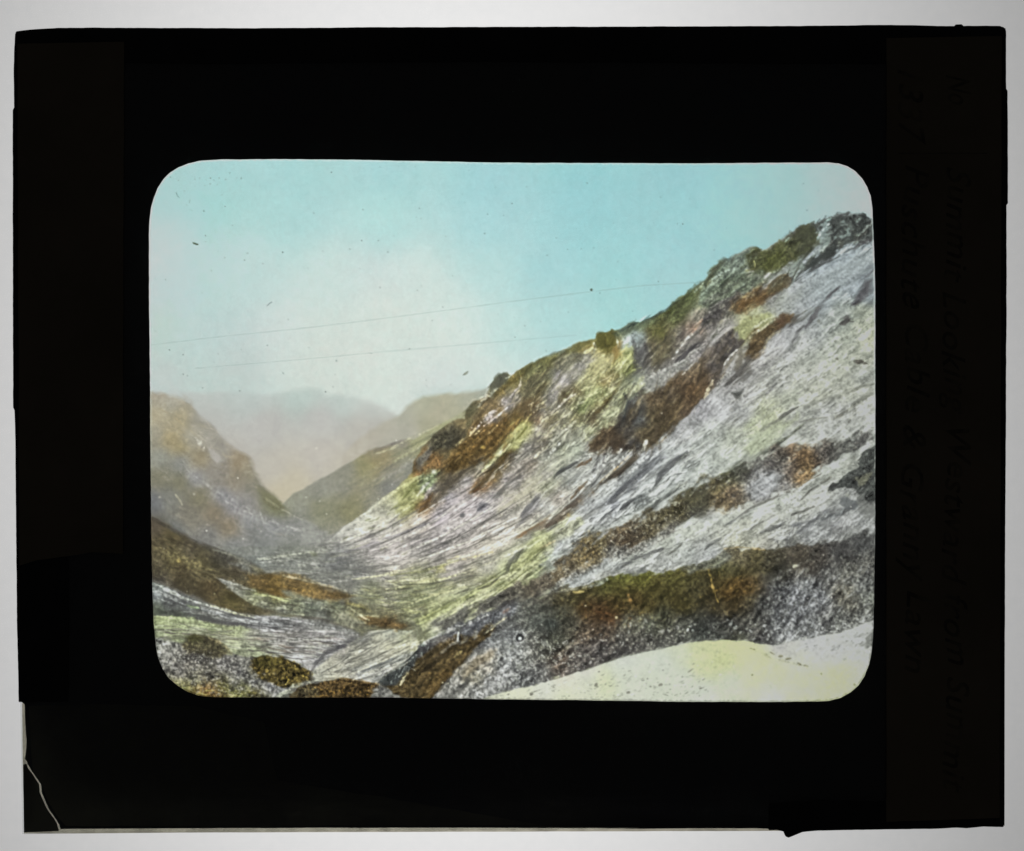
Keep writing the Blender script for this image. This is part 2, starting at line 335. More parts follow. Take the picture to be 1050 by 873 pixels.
dashes('156,410 200,420 250,470 280,510 220,480 160,440', 80, 8, 1.6, [(140,128,108),(175,165,150),(160,140,105)], .3, 14)
# ---- valley floor
vf = shep([(260,575,(128,130,130)),(300,565,(135,135,128)),(330,555,(145,143,138)),(300,580,(128,128,128)),(345,575,(122,120,125)),(380,560,(140,138,135)),(400,575,(150,146,144)),(370,585,(125,123,125)),(340,595,(132,130,128)),(400,595,(150,145,138)),
 (420,600,(145,145,115)),(380,605,(120,122,100)),(420,620,(125,128,98)),(350,600,(128,125,120)),(300,590,(132,130,125)),(460,590,(158,152,148)),(370,635,(115,112,92)),(400,640,(110,100,75)),(330,625,(115,115,105)),(300,620,(125,122,100)),(340,640,(135,128,115)),
 (440,640,(130,130,120)),(270,620,(120,120,105)),(250,605,(120,115,105)),(260,640,(120,118,118)),(440,600,(150,150,120))], 2, 9)
patch('225,565 262,572 290,568 320,560 336,550 350,543 372,530 480,520 520,560 470,640 380,660 250,660 230,620', vf, 1, 2, 1, st=.045, gr=.035)
dashes('262,568 340,553 400,560 430,600 380,608 300,596', 150, 15, .9, [(88,88,92),(178,175,172),(165,165,150),(98,98,92)], .5, 6)
stroke('262,574 290,570 320,566 345,562', 1.6, (172,172,158), .5, .9, .5); stroke('266,577 300,574 325,580', 1.2, (180,178,172), .5, .9, .5)
stroke('300,576 320,572 350,578 380,572', 1.2, (85,85,88), .4, .9, .6); stroke('285,590 310,593 335,600 358,606', 1.5, (168,165,155), .6, .9, .5)
patch('318,563 335,557 360,560 378,573 350,580 325,575', (112,112,102), .4, 4, 3, st=.12)
patch('318,565 326,566 326,572 319,572', (105,110,70), .5, 2, 1)
# ---- brown slopes low on the left
lb = shep([(160,540,(88,76,66)),(175,548,(92,80,58)),(195,565,(88,78,65)),(225,575,(82,75,62)),(245,585,(85,72,55)),(160,560,(105,92,70)),(160,580,(88,78,62)),(185,585,(85,72,55)),(215,600,(82,66,48)),(240,615,(85,74,48)),(260,625,(92,82,60)),(180,575,(115,102,72)),(205,578,(110,98,72)),
 (215,590,(98,88,66)),(230,570,(88,84,80)),(250,580,(108,108,106)),(262,590,(112,108,92)),(265,598,(110,84,50)),(285,600,(115,82,40)),(165,600,(85,78,72)),(200,612,(80,70,55)),(275,628,(95,85,70))], 2, 7)
patch('150,529 160,532 168,537 178,544 190,549 205,557 222,561 236,567 248,571 258,576 266,582 272,589 285,592 290,604 300,612 295,625 270,633 250,632 225,625 200,614 180,606 165,599 150,594', lb, 1, 2.6, 1.2, st=.05, gr=.07)
stroke('155,559 170,566 190,572 210,582 225,586', 3, (135,120,85), .5, 1.4, .8, 1); stroke('156,567 180,573 200,581', 1.6, (140,125,85), .5, 1, .8)
stroke('158,532 180,545 205,557 230,565', 2.4, (82,74,68), .6, 1.2, .6); stroke('212,562 230,567 250,573', 1.2, (135,132,120), .6, .8, .4)
stroke('208,574 228,585 245,592', 3.5, (74,66,50), .6, 1.6, .8); blob(184,575,1.6,(190,165,95),.8,.9,.4); blob(193,582,1.4,(150,130,85),.6,.9,.4)
stroke('235,577 250,582 262,590', 4, (120,120,120), .55, 2, 1, 2)
dashes('156,535 200,560 250,580 280,610 250,628 190,608 156,592', 190, 9, 1.1, [(62,54,44),(122,104,74),(70,60,44),(105,92,76)], .45, 8)
# rust band running into the valley
rust = shep([(285,600,(122,94,56)),(300,604,(118,86,50)),(320,606,(132,98,56)),(340,608,(116,84,50)),(355,612,(98,75,48)),(262,596,(118,90,58)),(375,635,(95,70,42)),(390,636,(100,62,38)),(405,640,(82,60,42)),(420,641,(82,68,52)),(365,620,(110,100,65))], 2, 6)
patch('250,589 265,592 275,590 290,589 300,592 315,595 330,600 345,604 358,607 364,611 358,616 345,616 330,616 310,612 290,610 275,607 262,602', rust, .85, 2.6, 1.4, st=.09, gr=.08)
stroke('290,590 315,596 340,602 356,607', 1.3, (165,155,135), .7, .7, .4)
stroke('285,600 305,604 325,606', 1.5, (160,118,58), .6, .8, .7)
patch('352,612 370,618 385,630 400,634 415,638 428,643 415,645 395,643 375,642 360,632 350,622', rust, .8, 1.6, 1.3, st=.16, gr=.12)
# green and grey bands below the rust
gb = shep([(225,596,(140,140,140)),(245,605,(150,150,140)),(265,610,(140,145,95)),(285,612,(140,138,85)),(300,618,(135,138,115)),(270,618,(130,130,120)),(320,622,(108,112,100)),(345,622,(108,112,90)),(290,625,(125,125,122)),(260,620,(125,125,105)),(365,626,(125,118,88)),(350,632,(140,136,118)),(365,640,(150,146,130)),(240,600,(155,152,150)),(330,635,(112,112,110))], 2, 7)
patch('222,593 240,598 258,604 275,607 292,611 320,615 345,616 365,620 385,628 395,636 385,645 350,642 320,636 295,630 270,623 255,616 238,606', gb, .9, 1.4, 1, st=.12, gr=.09)
stroke('226,594 245,601 262,606', 1.3, (182,180,176), .7, .8, .5); stroke('262,609 280,612 298,617', 1.2, (170,180,110), .7, .8, .6); stroke('255,613 285,622 298,625', 1, (168,168,150), .5, .8, .5)
dashes('230,596 300,612 380,622 390,640 330,634 270,622', 120, 10, 1.0, [(85,85,80),(165,168,135),(90,78,60),(150,150,142)], .5, 6)
for q in [(330,624),(311,631),(357,617),(220,609)]: blob(q[0], q[1], 1, (205,205,175), .8, .7, .3)
patch('345,628 358,631 372,641 366,646 352,640', (158,154,136), .6, 1.5, 1.5, st=.2)
stroke('290,630 310,633 330,635 350,642 365,647', 2.4, (92,80,74), .7, 1, .6, 1.4)
stroke('365,640 385,643 410,644 435,645', 2.2, (82,66,48), .6, 1.2, .8); stroke('370,645 395,648 425,648', 2.5, (95,94,92), .6, 1.3, .8)
# grey sweep and pale flats
fl_ = 1; fl = shep([(160,610,(110,112,118)),(175,615,(108,108,110)),(190,622,(112,112,115)),(160,625,(85,90,78)),(185,630,(88,90,82)),(210,630,(100,98,98)),(240,632,(120,118,120)),(270,637,(135,132,138)),(300,635,(140,138,142)),(230,620,(150,148,145)),(330,640,(130,128,128)),(355,648,(120,118,118)),(160,602,(150,155,152)),(205,638,(105,105,98)),(300,642,(120,115,118))], 2, 6)
patch('150,594 165,599 185,607 210,617 235,626 255,631 280,632 300,633 330,637 355,643 370,650 340,655 300,650 262,644 230,640 200,636 175,632 150,632', fl, 1, 1.2, .7, st=.1, gr=.07)
stroke('156,597 170,604 188,613 210,620 230,626 262,634', 2.4, (196,198,190), .85, .8, .5, 1.2); stroke('160,606 178,615 194,622', 1.6, (150,150,152), .6, .8, .6)
stroke('194,621 212,626 235,633 260,637 300,642', 2, (172,172,176), .8, .8, .5, 1.4); stroke('192,621 205,624', 2, (135,165,95), .7, 1, .6)
stroke('214,620 240,629 260,633', 1, (170,165,110), .6, .7, .5); stroke('158,628 178,630 195,631', 3, (80,85,70), .5, 1.6, 1)
stroke('200,634 240,640 270,643 300,646', 3, (86,82,86), .8, 1, .5, 1.4); stroke('218,624 240,631 265,636', 1.3, (88,84,86), .6, .7, .5)
stroke('195,630 230,638', 3, (78,78,76), .5, 1.6, .8); stroke('290,634 320,640 345,645', 1, (178,175,180), .6, .7, .5)
flats = shep([(165,637,(172,182,128)),(190,640,(172,182,135)),(215,642,(170,180,132)),(240,648,(165,172,128)),(170,648,(160,168,128)),(200,650,(155,158,130)),(230,655,(150,150,125)),(165,652,(170,178,145)),(260,650,(158,155,145)),(250,660,(165,168,145)),(265,668,(172,178,145)),
 (290,655,(150,142,142)),(320,650,(152,148,150)),(340,658,(150,145,148)),(285,668,(160,160,150)),(310,668,(170,165,168)),(300,675,(172,170,172)),(330,675,(160,156,160)),(315,660,(148,140,138)),(350,665,(158,155,155)),(370,655,(160,156,156)),(240,665,(168,172,140)),(275,645,(155,152,152))], 2, 7)
patch('150,631 175,632 200,635 225,640 262,645 300,647 330,646 360,648 372,652 350,668 330,684 320,692 300,685 270,676 240,674 215,665 185,660 150,656', flats, 1, 1, .6, st=.13, gr=.06)
stroke('156,633 180,633 200,634', 1.6, (160,176,112), .5, .8, .5); stroke('240,645 258,646', 1.5, (166,180,124), .4, .8, .5)
for i, (x0, x1, y, c) in enumerate([(160,210,646,(110,108,95)),(170,240,650,(105,98,85)),(262,330,648,(98,88,92)),(255,340,653,(108,98,100)),(270,345,658,(105,92,92)),(250,300,661,(92,85,84)),(262,330,664,(88,78,80)),(275,330,670,(75,70,78)),(290,328,675,(85,80,88)),(195,250,655,(118,112,96)),(160,200,654,(120,120,100)),
  (300,372,651,(115,108,112)),(160,185,642,(125,130,100)),(240,300,656,(115,108,100)),(330,360,662,(115,110,115)),(255,275,667,(90,85,82)),(185,230,647,(128,130,104))]):
    stroke([(x0,y-1),((x0+x1)/2-6,y+.6),((x0+x1)/2+9,y+.2),(x1,y+1.8)], 1.2, c, .75, .6, .8, .8)
dashes('262,642 340,648 365,652 330,684 290,676', 90, 16, 1.1, [(208,204,210),(92,86,92),(196,190,196)], .6, 4, -6, 104)
dashes('156,600 200,618 300,640 300,646 200,632 158,612', 60, 16, 1.1, [(190,190,190),(84,84,88)], .5, 3, None, 105)
dashes('158,636 260,648 350,652 330,680 270,672 200,658 160,652', 240, 11, .9, [(110,104,100),(185,188,165),(120,112,108),(178,180,165),(95,88,90)], .55, 5, -3)
dashes('262,650 350,652 330,672 285,668', 50, 14, 1, [(125,92,85),(88,80,84),(190,188,190)], .6, 4, -5)
# ---- the pale spur right of the flats
sp = shep([(325,692,(160,158,150)),(345,680,(160,155,145)),(365,670,(165,160,148)),(390,660,(172,168,155)),(400,662,(180,175,155)),(420,655,(178,178,145)),(430,658,(185,182,155)),(380,680,(165,162,155)),(400,675,(178,172,160)),(385,690,(120,120,120)),(410,680,(105,108,108)),(375,700,(178,175,175)),(400,692,(165,162,165)),
 (355,690,(170,165,158)),(345,698,(185,180,165)),(400,652,(150,150,142)),(420,648,(148,150,140)),(370,655,(128,125,122)),(350,668,(135,130,128)),(440,650,(150,148,145))], 2, 6)
rs_sp = np.clip((sp-.55)*1.25+.6, 0, 1)
patch('318,692 322,686 330,678 342,671 355,664 368,654 378,647 395,645 425,646 450,648 447,660 440,670 420,682 400,692 392,700 385,706 360,704 340,702 325,700', rs_sp, 1, 1, .9, st=.07, gr=.05)
stroke('321,686 326,679 334,670 343,667 350,663 362,655', 4.2, (88,84,90), .85, 1, 1.2, 2.6); stroke('360,662 378,652 400,646', 2.4, (95,95,96), .6, 1, 1.1, 1)
stroke('345,680 360,668 380,655', 2, (112,108,108), .55, 1, 1); stroke('352,682 366,673 380,662', 1.6, (118,112,108), .5, .9, 1)
stroke('342,690 352,683 360,678', 3, (95,90,88), .6, 1, 1.4); stroke('350,688 358,680', 1.2, (205,200,190), .7, .7, .5); stroke('336,686 340,692', 1.2, (90,88,86), .7, .7, .5)
patch('358,685 380,679 400,676 415,670 425,672 408,684 388,690 368,694', (98,100,104), .6, 1.8, 2, st=.22)
stroke('350,690 375,680 400,669 420,660', 1, (110,105,100), .5, .8, .6); stroke('365,697 385,690 402,686', 2.4, (190,186,186), .8, .9, .8)
stroke('340,684 360,672 376,664', 1.2, (185,180,170), .6, .8, .5)
patch('396,668 415,660 438,655 428,664 414,670 398,672', (188,182,160), .6, 2, 1.2)
dashes('330,694 380,662 440,652 425,672 385,700', 70, 16, 1.2, [(210,206,196),(88,86,84),(200,194,180)], .6, 5, 28, 106)
dashes('325,692 370,660 430,650 420,675 380,695', 150, 9, 1, [(95,92,90),(190,185,172),(120,115,108),(200,196,186)], .55, 9)
# ---- speckled ground, bottom left
bl = shep([(162,662,(150,148,145)),(175,668,(130,126,124)),(165,680,(128,124,122)),(185,690,(125,118,118)),(200,680,(110,104,102)),(215,690,(92,88,82)),(230,680,(115,110,112)),(245,690,(112,108,112)),(260,700,(120,118,125)),(275,705,(130,128,136)),(240,700,(98,95,90)),(200,700,(95,95,85)),
 (185,704,(130,125,80)),(200,708,(135,110,55)),(220,712,(110,80,50)),(230,705,(105,100,55)),(250,708,(120,120,65)),(262,711,(85,75,45)),(270,714,(90,85,65)),(250,680,(118,114,112)),(262,690,(95,90,75)),(285,710,(140,138,140)),(210,712,(120,75,45))], 2, 6)
patch('150,652 165,654 185,659 200,667 215,670 235,671 250,672 265,674 290,676 310,690 300,706 285,725 150,725', bl, 1, 1.2, 1.2, gr=.24, sh=.14)
dashes('158,660 200,672 280,680 285,712 200,714 165,690', 260, 3, 1.3, [(168,162,160),(66,62,58),(150,138,134),(84,80,72)], .5, 60, None, 101)
patch('184,660 192,655 200,652 208,651 214,653 222,658 230,663 237,671 225,673 210,671 195,670 188,666', (78,70,52), .9, 1.6, 1.2, gr=.3)
stroke('214,654 224,658 233,665 238,671', 1.3, (150,132,100), .6, .7, .4); patch('190,653 205,651 208,656 195,659', (72,74,38), .5, 2, 1)
patch('256,676 265,673 275,673 290,674 300,680 312,686 322,692 322,698 305,703 292,708 284,703 276,699 268,693 260,687', (80,64,32), .95, 1.6, 2, gr=.5)
dashes('260,678 300,680 320,694 290,706 268,692', 90, 2.4, 1.2, [(150,128,60),(40,32,16),(110,92,44)], .6, 60, None, 102)
patch('258,676 275,673 288,676 280,682 264,684', (88,80,38), .5, 2, 1.5, gr=.25)
speck('158,662 240,676 285,700 270,716 200,712 165,690', .6, (190,184,186), .85, .7, 33, 1.4); speck('158,662 240,676 285,700 270,716 200,712 165,690', .5, (56,52,50), .7, .9, 34, 1.6)
speck('256,674 300,678 322,696 290,706 262,690', .8, (175,140,60), .6, 1.1, 35, 1.3)
dashes('184,702 200,706 240,706 262,710 240,717 200,714', 40, 5, 1.2, [(165,170,85),(160,140,60),(70,55,35)], .6, 20, -8)
stroke('294,694 296,698 293,702', 1.8, (215,170,60), .85, .7, .4); stroke('310,693 316,695', 1.3, (210,175,80), .8, .7, .5); stroke('296,699 293,702', 1.4, (225,200,130), .8, .6, .3)
# brown mound on the bottom edge, with a pale lip
stroke('282,720 290,711 300,704 315,700 330,697', 5, (165,165,150), .9, 1, .8, 2); 
patch('284,712 296,706 306,710 304,720 280,720', (150,152,138), .6, 1.5, 1, gr=.1)
patch('296,718 304,706 316,701 332,697 348,695 362,696 378,699 395,703 412,708 430,712 446,718 446,730 290,730', (82,60,38), 1, 1, .9, gr=.5)
dashes('300,706 345,698 400,706 430,716 300,718', 150, 2.4, 1.2, [(150,112,62),(38,26,16),(120,86,50),(96,70,48)], .6, 60, None, 103)
patch('300,712 308,704 320,701 325,712 305,720', (92,88,70), .6, 3, 2, gr=.3)
stroke('345,695 362,697 390,702 410,706', 1.3, (160,120,80), .55, .8, .8); stroke('392,703 410,706 425,711 440,717', 1.6, (130,128,118), .7, .9, .7)
speck('298,706 345,697 390,704 430,714 430,720 300,720', .8, (185,125,50), .7, 1.0, 36, 1.3); speck('298,706 345,697 390,704 430,714 430,720 300,720', .8, (26,16,10), .6, .8, 37, 1.6)
SKY0 = img.copy()
# ---- the big slope on the right: base coat
RS = P_('499,408 501,401 503,394 506,388 511,384 516,382 521,383 525,386 530,382 538,377 546,372 552,368 562,365 568,362 575,360 583,358 592,352 604,348 610,347 611,342 615,340 622,341 626,343 627,338 631,340 637,337 641,334 650,331 660,328 668,325 674,322 682,319 690,311 700,305 708,299 715,292 722,287 730,277 738,269 742,267 747,268 753,262 762,257 771,253 776,256 785,256 790,252 800,246 808,241 815,235 822,232 832,229 837,229 845,224 852,222 858,219 870,217 878,218 886,222 892,226 905,232 905,730 430,730 430,660 425,648 420,640 400,612 360,580 335,557 345,547 358,537 372,527 385,516 395,509 405,502 415,493 422,484 424,474 428,467 433,460 440,452 448,443 457,436 468,431 476,429 478,420 484,413 491,410')
rs = shep([(505,395,(88,88,70)),(515,388,(82,85,68)),(510,400,(120,100,65)),(525,390,(125,112,62)),(545,378,(105,105,72)),(565,368,(112,110,70)),(590,358,(112,108,66)),(605,352,(128,118,68)),(530,400,(112,100,70)),(540,395,(100,96,68)),(555,390,(98,98,68)),(500,415,(108,90,70)),(485,420,(98,92,72)),(495,425,(105,85,60)),
 (510,420,(122,98,70)),(520,415,(135,128,132)),(530,405,(140,135,135)),(505,430,(120,112,112)),(490,440,(98,70,45)),(510,440,(102,72,42)),(530,425,(98,78,50)),(545,415,(92,75,52)),(550,430,(98,78,68)),(475,435,(118,100,75)),(460,440,(112,100,78)),(450,452,(90,84,68)),(462,450,(85,80,72)),(475,445,(90,82,65)),
 (442,470,(122,86,58)),(432,482,(118,82,52)),(455,470,(108,92,68)),(470,460,(110,82,50)),(480,470,(108,78,42)),(490,455,(105,75,38)),(505,450,(105,75,38)),(465,480,(108,84,52)),(450,490,(105,92,72)),(455,500,(100,88,80)),(440,480,(130,125,105)),(440,510,(115,92,78)),(432,522,(124,86,58)),
 (425,500,(165,165,95)),(415,510,(172,172,105)),(420,518,(168,168,95)),(405,520,(178,176,150)),(395,530,(178,175,160)),(375,538,(172,170,158)),(355,550,(165,163,155)),(430,530,(170,162,155)),(400,545,(172,168,160)),(410,560,(165,158,155)),(380,560,(145,140,138)),
 (440,500,(158,152,155)),(460,510,(152,145,150)),(450,530,(160,152,158)),(480,495,(140,132,135)),(490,480,(128,120,110)),(500,475,(140,135,125)),(520,455,(178,180,110)),(530,448,(182,184,104)),(538,440,(170,172,80)),(510,465,(170,170,130)),(508,485,(105,80,48)),(515,475,(100,76,50)),(495,495,(125,85,60)),(522,468,(95,78,60)),
 (540,460,(138,130,130)),(550,445,(135,128,125)),(530,475,(132,122,120)),(545,475,(122,108,98)),(555,455,(128,115,105)),(520,490,(138,132,135)),(530,495,(128,122,122)),(505,510,(150,145,145)),(495,520,(150,145,148)),(480,520,(158,150,152)),(470,540,(160,154,152)),(450,550,(158,152,150)),(430,560,(150,145,142)),
 (560,420,(125,120,118)),(570,405,(145,140,142)),(580,395,(150,145,142)),(565,430,(115,105,85)),(580,408,(98,84,62)),(585,400,(105,90,65)),(595,395,(128,125,95)),(600,385,(148,148,110)),(610,378,(158,155,112)),(620,370,(160,156,112)),(590,380,(145,140,130)),(575,385,(135,130,135)),(600,370,(150,145,140)),(590,370,(115,112,95)),
 (605,410,(138,138,108)),(612,400,(150,155,100)),(595,418,(110,120,80)),(590,428,(115,108,80)),(607,430,(105,88,70)),(580,425,(132,130,115)),(620,395,(105,90,62)),(630,385,(120,108,70)),(615,415,(118,95,60)),(630,400,(155,155,125)),(620,425,(150,150,130)),(640,395,(160,162,128)),(632,415,(148,150,125)),(600,440,(155,155,138)),
 (580,445,(145,142,130)),(590,460,(152,155,140)),(575,460,(140,142,125)),(560,470,(150,150,138)),(570,475,(150,150,135)),(555,485,(168,162,155)),(540,500,(165,160,140)),(525,510,(158,155,135)),(560,500,(160,160,135)),(600,475,(160,160,155)),(590,490,(155,155,150)),(610,460,(160,158,155)),
 (640,365,(160,170,110)),(635,375,(155,165,88)),(642,352,(150,155,150)),(650,345,(145,155,150)),(655,352,(135,140,140)),(640,340,(100,110,90)),(655,332,(98,108,82)),(670,330,(92,100,75)),(630,352,(88,80,40)),(622,345,(85,82,42)),(628,362,(140,118,70)),(650,375,(100,95,85)),(655,362,(98,95,98)),(665,370,(98,90,85)),(650,390,(135,140,125)),(655,398,(150,150,130)),
 (672,335,(95,92,52)),(682,330,(98,98,50)),(695,320,(82,90,52)),(705,308,(80,92,55)),(675,350,(98,85,62)),(690,345,(105,98,90)),(685,360,(108,98,85)),(700,345,(130,115,112)),(715,325,(155,145,135)),(718,312,(120,122,98)),(712,338,(158,125,118)),(703,352,(150,138,135)),(690,375,(130,122,122)),(675,385,(148,142,142)),(690,380,(150,145,145)),
 (670,395,(158,156,152)),(715,360,(140,132,135)),(710,365,(158,152,152)),(700,372,(150,146,148)),(725,330,(98,92,95)),(735,320,(95,90,85)),(735,350,(155,150,150)),(750,340,(158,152,152)),(765,335,(158,158,125)),(775,328,(160,162,118)),(780,325,(160,160,120)),(800,312,(158,158,148)),(790,305,(155,150,150)),(820,300,(162,158,162)),
 (850,280,(160,158,165)),(880,265,(158,158,165)),(830,275,(150,150,155)),(870,285,(158,156,164)),(840,310,(160,157,163)),(815,330,(155,150,155)),(800,350,(158,154,158)),(830,340,(158,154,156)),(860,325,(152,148,145)),(890,300,(120,118,125)),(885,325,(155,150,138)),(890,345,(160,155,135)),(870,350,(158,155,145)),(780,370,(158,154,155)),
 (750,390,(150,146,148)),(760,400,(160,157,158)),(720,420,(160,157,162)),(740,420,(164,162,165)),(700,440,(160,158,160)),(800,390,(165,164,160)),(830,380,(166,165,158)),(860,375,(165,164,152)),(885,370,(165,162,150)),(885,385,(150,150,145)),(870,400,(158,158,148)),(890,405,(168,168,160)),(840,400,(160,160,148)),(810,410,(166,168,155)),
 (790,425,(165,168,142)),(775,440,(170,175,145)),(750,450,(170,172,160)),(760,425,(165,164,165)),(735,445,(166,168,162)),(720,460,(168,170,165)),(740,470,(175,178,170)),(780,450,(172,176,165)),(820,430,(170,170,166)),(850,425,(168,168,166)),(870,420,(168,168,165)),(800,450,(172,174,168)),(700,470,(168,170,168)),(690,490,(170,172,170)),
 (660,470,(130,130,134)),(650,490,(150,152,152)),(640,480,(120,118,118)),(670,500,(172,174,172)),(640,510,(165,166,166)),(620,500,(155,155,152)),(630,520,(160,160,165)),(610,530,(158,158,158)),(590,540,(160,160,155)),(600,520,(150,150,150)),(720,480,(172,175,170)),(700,500,(175,178,174)),
 (560,520,(165,164,160)),(540,530,(165,162,155)),(570,510,(150,140,135)),(520,530,(162,158,150)),(500,540,(162,156,152)),(480,560,(158,152,148)),(500,560,(165,160,150)),(520,550,(170,165,158)),(540,550,(168,165,155)),(560,540,(165,162,150)),(530,570,(165,165,145)),(500,580,(162,158,148)),(470,580,(152,146,142)),(450,575,(150,145,140)),
 (440,590,(135,135,105)),(460,590,(148,142,135)),(480,592,(142,138,118)),(440,605,(140,145,112)),(460,605,(162,165,130)),(480,605,(170,172,140)),(430,620,(125,130,95)),(445,625,(155,160,110)),(460,620,(165,168,120)),(435,635,(110,108,80)),(450,640,(165,168,145)),(470,630,(178,178,145)),(500,600,(180,185,140)),(490,615,(178,180,140)),
 (520,590,(180,185,140)),(515,605,(165,172,120)),(540,570,(175,180,120)),(550,560,(165,175,95)),(560,550,(175,182,125)),(530,590,(160,170,115)),(540,590,(165,175,120)),(550,580,(150,160,105)),(555,570,(155,165,110)),(565,570,(165,172,160)),(575,560,(165,168,165)),(590,555,(150,150,150)),(580,575,(160,160,160)),(560,590,(150,150,140)),(520,615,(170,172,160)),
 (580,540,(175,178,145)),(600,545,(165,165,162)),(620,540,(160,160,160)),(640,530,(168,170,168)),(600,590,(175,178,178)),(620,580,(170,172,172)),(650,575,(180,182,178)),(690,560,(185,186,180)),(720,550,(186,188,182)),(740,545,(190,190,182)),(770,540,(192,192,184)),(760,555,(198,196,182)),(790,530,(180,182,178)),(820,510,(185,186,180)),(850,490,(182,184,178)),
 (800,550,(170,170,168)),(830,545,(155,155,158)),(860,540,(160,160,162)),(890,530,(165,165,165)),(840,520,(150,150,150)),(870,525,(158,158,160)),(890,455,(178,180,175)),(700,580,(168,170,170)),(730,570,(170,172,175)),(660,585,(120,118,115)),(810,535,(165,165,168))], 2.2, 4.5)
rs = rs*(1+.07*ss(.45, .62, rs.mean(2)))[..., None]; rs[..., 2] += .008*ss(.45, .62, rs.mean(2))
patch(RS, rs, 1, 1.0, .6, st=.015, gr=.035, sh=.03)
_w, _m = mask(P_('345,556 400,520 500,470 560,440 620,420 700,430 760,380 830,320 900,270 900,450 800,455 740,470 690,500 590,560 470,640 420,640'), 10, 6)
img[_w] = np.clip(img[_w]*(1+_m*(.038*np.clip(LB[_w], -2, 1.6)+.032*np.clip(LC[_w], -2.2, 1.3)+.02*emboss(LB, 2)[_w]))[..., None], .05, .9)
accents('500,400 560,368 620,345 690,315 770,258 850,225 897,225 897,262 860,270 800,300 730,330 700,365 660,395 610,455 560,475 500,500 430,520 430,480 470,440', 500, 6, 1.3, .26, 9, 60)
accents('430,520 500,495 560,470 610,455 650,460 700,440 690,470 640,510 590,545 520,560 430,560', 300, 8, 1.0, .19, 6, 61)
accents('690,470 760,400 830,340 890,290 895,440 800,455 740,470 700,500', 300, 6, .9, .16, 7, 62)
accents('690,500 720,420 760,370 830,300 895,255 895,300 820,370 760,430', 110, 9, 1.1, .17, 6, 63)
accents('345,560 400,530 450,545 520,560 470,600 420,625 370,600', 220, 9, 1.0, .16, 5, 64)
patch('318,560 345,552 368,566 396,590 424,612 434,640 428,652 408,634 384,608 350,592 325,575', vf, .85, 7, 4, st=.05, gr=.03)
dashes('320,560 345,556 400,585 430,615 424,640 400,625 350,596', 110, 12, 1.0, [(96,96,94),(172,170,162),(150,150,128),(104,102,100)], .5, 5, None, 70)
# ---- upper crest of the slope
SK[:] = [2.0, 1.8]
patch('690,314 700,305 708,299 715,292 722,287 730,277 738,269 745,267 748,270 741,280 732,290 722,300 712,312 702,325 690,338 680,345 672,352 664,345 668,335 678,327', (92,96,66), .85, 1.6, 1.6, sh=.13, gr=.08)
patch('742,267 753,262 762,257 771,253 776,256 778,266 772,276 758,284 742,292 728,300 718,310 716,304 724,292 732,280', (112,124,116), .85, 1.6, 1.4, sh=.15, gr=.1)
stroke('722,292 732,280 741,270', 2.2, (66,76,66), .7, 1, .8); stroke('750,268 760,262 768,258', 1.6, (70,80,78), .6, 1, .8); stroke('728,288 740,280 752,276', 1.2, (160,172,165), .6, .9, .8); stroke('712,300 722,289', 1.6,(150,165,160),.5,.9,.6)
patch('766,262 774,254 785,256 790,252 800,246 808,241 815,236 822,232 832,229 840,231 842,242 838,252 832,260 824,264 812,268 805,274 795,280 782,283 772,281 764,274', (78,80,52), .95, 1.4, 1.5, sh=.12, gr=.1)
patch('806,243 820,233 832,230 840,236 836,248 825,256 812,256', (66,68,58), .7, 2.5, 2); patch('785,262 800,256 806,266 796,278 782,280', (80,84,42), .7, 3, 1.5)
patch('765,262 774,255 782,262 778,274 768,276', (72,74,50), .6, 2, 1.2)
patch('832,229 837,229 845,224 852,222 858,219 870,217 878,218 886,222 892,226 900,230 900,246 885,248 872,252 862,256 856,262 845,268 838,274 826,276 815,280 822,272 834,262 842,252 846,244 838,238', (66,70,68), .95, 1.2, 1.5, sh=.16, gr=.14)
patch('838,238 843,230 850,227 851,232 846,238 842,246 838,244', (150,155,158), .9, 1, 1.2); patch('838,256 846,246 851,243 850,250 844,258 836,261', (142,144,142), .85, 1.1, 1.1); patch('862,243 868,238 871,241 866,246', (150,155,155), .7, 1, .8)
patch('866,234 872,231 873,235 867,238', (140,146,142), .6, 1, .8); stroke('884,238 893,230 896,226', 2.2, (140,138,135), .8, .9, .8, 1); stroke('846,228 852,224', 1.2, (175,195,195), .6, .8, .4)
blob(836,253,1.2,(150,150,140),.7,.8,.4); blob(812,262,1.5,(120,118,80),.6,1,.5); stroke('773,268 774,274', 1.3, (175,170,105), .8, .7, .4); stroke('763,278 776,276', 1.6, (140,135,85), .6, .9, .6); stroke('805,248 809,244', 1.4, (165,185,180), .6, .8, .4)
patch('730,298 745,288 760,283 775,279 784,283 788,290 780,298 766,304 750,310 738,314 724,316 720,308', (94,102,88), .9, 2, 1.8, sh=.13, gr=.08)
stroke('740,290 760,283 775,279', 1.4, (70,80,58), .6, 1, .8); stroke('745,306 765,300 778,296', 1.2, (118,122,112), .5, .9, .8)
patch('784,283 800,279 814,273 824,270 830,274 820,280 814,286 808,292 800,288 790,290', (132,136,132), .85, 1.8, 1.6, sh=.12)
patch('824,272 834,264 844,258 854,252 862,254 856,262 846,269 836,275 826,279', (62,66,64), .9, 1, 1)
stroke('806,296 812,288 818,282 822,278', 3.4, (84,88,86), .85, 1, 1, 2); stroke('815,289 825,281 835,276 845,270 857,265 864,262', 2.0, (78,80,80), .9, .8, .9, 1.6); stroke('860,262 872,256 885,249 898,244', 2.4, (85,84,86), .75, 1, 1.2)
stroke('808,298 812,292 815,284 819,277', 1.2, (165,168,165), .8, .8, .4); stroke('862,258 872,250 885,246', 1.8, (140,138,135), .6, .9, .8)
